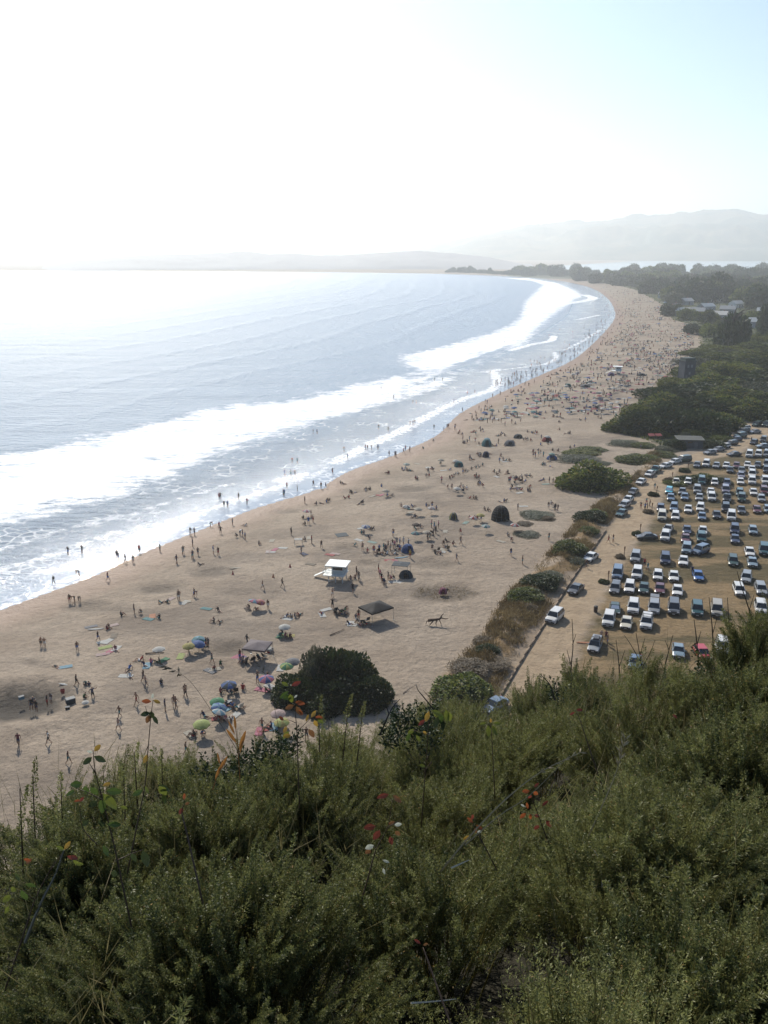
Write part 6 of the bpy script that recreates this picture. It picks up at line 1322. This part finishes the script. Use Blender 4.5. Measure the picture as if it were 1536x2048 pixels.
drift([(-.9,-.9,.1),(0,0,.12),(1.0,1.2,.1)], 674,1266,'long thin pole leaning from the dark bush top', 'driftwood_pole', rad=.08)
drift([(-1.2,-1.6,.08),(-.4,-.2,.1),(.4,.8,.14)], 825,1375,'bleached forked branch lying on the open sand', 'branch', br=[[(.4,.8,.14),(1.0,1.0,.4),(1.5,.9,.5)],[(.2,.5,.1),(.9,.5,.2)],[(-.9,-1.1,.1),(-.4,-1.4,.25)]], rad=.05, mat=M('bleached_wood', (.4,.32,.25), .8))
drift([(-1.0,0,.08),(0,.1,.1),(1.0,0,.08)], 1340,1136,'faint pole across the dirt between lot rows', 'log', rad=.05)

# log barrier along the road
bar = proj(crom([(980,1430),(1003,1392),(1036,1335),(1090,1248),(1135,1175),(1180,1108),(1212,1062)], 6), 2); seg = np.linspace(0, len(bar)-1, 33)
m_log = M('weathered_log', (.17,.125,.085), .9, noise=.4, scale=3)
for i in range(32):
    a = np.array([np.interp(seg[i], range(len(bar)), bar[:, k]) for k in (0, 1)]); b = np.array([np.interp(seg[i+1], range(len(bar)), bar[:, k]) for k in (0, 1)]); c = (a+b)/2
    pa = Vector((a[0]*.97+b[0]*.03, a[1]*.97+b[1]*.03, gz(*a)+.2)); pb = Vector((b[0]*.97+a[0]*.03, b[1]*.97+a[1]*.03, gz(*b)+.2)); root = empty('log_rail', (c[0], c[1], gz(*c))); q = MB(); q.tube([pa-root.location, (pa+pb)/2-root.location+Vector((0,0,rnd.uniform(-.03,.03))), pb-root.location], [.12,.115,.12], 8)
    link('log', q.mesh('log', m_log, True), root); q = MB(); q.box((0,0,.05),(.12,.12,.18)); link('post', q.mesh('post', m_log), root)
    v = (c[1]*0); zc = CAMZ-2; Yc = c[1]; vv = (zc*cP-Yc*sP)/(Yc*cP+zc*sP); tt = zc/(sP+vv*cP)
    reg(root, 'log rail', 'weathered log rail', 768+c[0]/tt*F_PX, 1024+vv*F_PX, 'log rails along the sandy road', 'along the road edge')
# row-end posts with a scrubby mound
for i, (x, y) in enumerate([(660,640),(780,530),(530,945),(405,1125),(280,1320),(622,775),(905,455)]):
    px, py = A(1140,820,3.879,x,y+20); p = gp(px, py); root = empty('row_marker_post', p); q = MB(); q.box((.3,0,1.0),(.05,.05,1.05)); link('post', q.mesh('post', M('brown_post', (.12,.06,.035), .8)), root)
    q = MB(); q.box((.3,-.06,1.8),(.11,.015,.26)); link('sign_plate', q.mesh('sign_plate', M('brown_sign', (.16,.07,.035), .7)), root)
    put(root, px, py, 'post', 'brown marker post', 'lot row marker posts'); shrub(px-4, py+3, 18, 11, 'dry' if i % 2 else 'dark', desc='little row-end bush', group='bushes at the lot row ends')
p_ = (1191,1224); root = empty('litter_bin', gp(*p_)); q = MB(); q.lathe([(.26,0),(.3,.45),(.3,.85),(.28,.85),(.25,.1),(0,.08)], 12); link('barrel', q.mesh('barrel', M('bin_brown', (.06,.045,.04), .7)), root); q = MB(); q.lathe([(.32,.85),(.3,.95),(.12,1.02),(0,1.02)], 12); link('lid', q.mesh('lid', TRIM), root); put(root, *p_, 'bin', '', 'bins', 'dark litter bin at the roadside end of the second lot row')

# buildings
def house(px, py, w, d, h, wall, roof, rz, label=None, desc='small house among the trees', rise=.3):
    p = gp(px, py); root = empty('house', p, rz); wm = M('house_wall_'+wall, {'grey': (.2,.22,.24), 'white': (.6,.6,.58), 'brown': (.14,.1,.075), 'blue': (.2,.27,.33), 'yellow': (.5,.38,.15)}[wall], .8, noise=.1)
    rm = M('house_roof_'+roof, {'white': (.4,.41,.4), 'grey': (.2,.21,.22), 'brown': (.13,.1,.085), 'pale': (.42,.4,.37)}[roof], .6, noise=.1)
    q = MB(); q.box((0,0,h/2-.5),(w/2,d/2,h/2+.5)); q.poly([(-w/2,-d/2,h),(w/2,-d/2,h),(w/2,0,h+d*rise),(-w/2,0,h+d*rise)]); q.poly([(w/2,-d/2,h),(w/2,d/2,h),(w/2,0,h+d*rise)]); q.poly([(-w/2,d/2,h),(-w/2,-d/2,h),(-w/2,0,h+d*rise)]); link('wall', q.mesh('wall', wm), root)
    q = MB(); ov = .5
    for s in (-1, 1):
        a = [(-w/2-ov, s*(d/2+ov), h-ov*rise*2+.06), (w/2+ov, s*(d/2+ov), h-ov*rise*2+.06), (w/2+ov, 0, h+d*rise+.1), (-w/2-ov, 0, h+d*rise+.1)]; b = [(x, y, z+.16) for x, y, z in a]
        q.poly(a); q.poly(b[::-1])
        for i in range(4): j = (i+1) % 4; q.poly([a[i], b[i], b[j], a[j]])
    rf = link('roof', q.mesh('roof', rm), root); q = MB(); q.box((w*.22, d*.15, h+d*rise+.3),(.35,.35,.7)); link('chimney', q.mesh('chimney', M('chimney_brick', (.2,.09,.06), .9)), rf)
    for x in (-w*.3, w*.3): q = MB(); q.box((x,-d/2-.02,h*.55),(.6,.05,.55)); wd_ = link('window', q.mesh('window', GLASS), root); q = MB(); [q.box((x+a*.62,-d/2-.05,h*.55),(.06,.05,.65)) for a in (-1,1)]; [q.box((x,-d/2-.05,h*.55+a*.6),(.56,.05,.06)) for a in (-1,1)]; link('frame', q.mesh('frame', M('tower_white_paint', (.6,.6,.6))), wd_)
    q = MB(); q.box((0,-d/2-.03,h*.38),(.48,.05,h*.38)); dr = link('door', q.mesh('door', M('door_brown', (.1,.06,.04))), root); q = MB(); q.box((.36,-d/2-.1,h*.38),(.05,.03,.05)); link('handle', q.mesh('handle', POLE), dr)
    put(root, px, py, 'house', desc, 'houses among the trees', label)
for i, (px, py, wl, rf, w) in enumerate([(1366,632,'grey','white',11),(1350,622,'yellow','brown',9),(1412,622,'grey','white',14),(1472,616,'white','white',12),(1500,604,'blue','pale',13),(1440,640,'grey','pale',10),(1340,606,'blue','grey',12),(1372,610,'grey','pale',12),(1395,632,'brown','grey',11),(1510,655,'grey','white',10),
                                         (1330,596,'blue','grey',14),(1300,586,'grey','grey',14),(1430,604,'white','white',12),(1455,628,'grey','grey',12),(1525,632,'white','white',9),(1380,596,'grey','pale',13),(1350,590,'blue','grey',12),(1530,588,'grey','pale',14)]):
    house(px, py, w, 8, 4.2, wl, rf, rnd.uniform(-.6, .6), desc=f'small {wl}-walled house with {rf} roof')
p = gp(1372,756); root = empty('square_tower', p, R(14), .72); wm = M('tower_dark_boards', (.045,.055,.07), .8, noise=.2); q = MB(); q.box((0,0,5.0),(3.5,3.2,5.4)); link('wall', q.mesh('wall', wm), root); q = MB(); q.box((0,0,10.9),(3.15,2.9,.9)); q.box((0,0,10.25),(3.9,3.6,.14)); link('roof', q.mesh('roof', M('tower_green_cap', (.03,.05,.05), .8)), root)
for x, z in ((-1.3,7.2),(1.0,7.2),(-.1,3.2)): q = MB(); q.box((x,-3.25,z),(.6,.05,.8)); link('window', q.mesh('window', M('tower_window', (.12,.14,.17), .3)), root)
q = MB(); q.box((-2.0,-3.28,1.1),(.5,.05,1.1)); link('door', q.mesh('door', M('tower_door', (.09,.1,.12))), root)
put(root, 1370, 740, 'tower', '', 'park buildings', 'dark square wooden tower at the edge of the scrub')
p = gp(1380,897); root = empty('shed', p, R(-6), .8); q = MB(); q.box((0,2,1.3),(4.0,2.4,1.7)); link('wall', q.mesh('wall', M('shed_boards', (.06,.07,.08), .85, noise=.2)), root); q = MB(); q.box((0,2,3.15),(4.5,2.9,.12), M=Euler((.06,0,0)).to_matrix()); link('roof', q.mesh('roof', M('shed_roof', (.06,.065,.06), .85, noise=.3)), root)
for x in (-2.2, 1.8): q = MB(); q.box((x,-.43,1.1),(.5,.04,1.05)); dr = link('door', q.mesh('door', M('tower_door', (.09,.1,.12))), root); q = MB(); q.box((x+.38,-.49,1.1),(.05,.03,.05)); link('handle', q.mesh('handle', POLE), dr)
q = MB(); q.box((-.2,-.43,2.2),(.8,.04,.25)); link('window', q.mesh('window', GLASS), root)
put(root, 1378, 880, 'shed', '', 'park buildings', 'grey boarded park building sunk in dark scrub beside the lot')
for i, (px, lb) in enumerate(((1302,'red awning sheet left of the grey park building'),(1316,'second red awning sheet touching the first'))):
    p = gp(px, 880); root = empty('red_awning', p, R(10)); q = MB(); q.box((0,0,1.5),(.9,.7,.03), M=Euler((.35,0,0)).to_matrix()); link('sheet', q.mesh('sheet', UM['red']), root); q = MB(); [q.tube([(s*.85,t*.6,-.1),(s*.85,t*.6,1.5)], .025, 4) for s in (-1,1) for t in (-1,1)]; link('pole', q.mesh('pole', POLE), root); put(root, px, 880, 'awning', '', 'red awnings', lb)
write_labels()
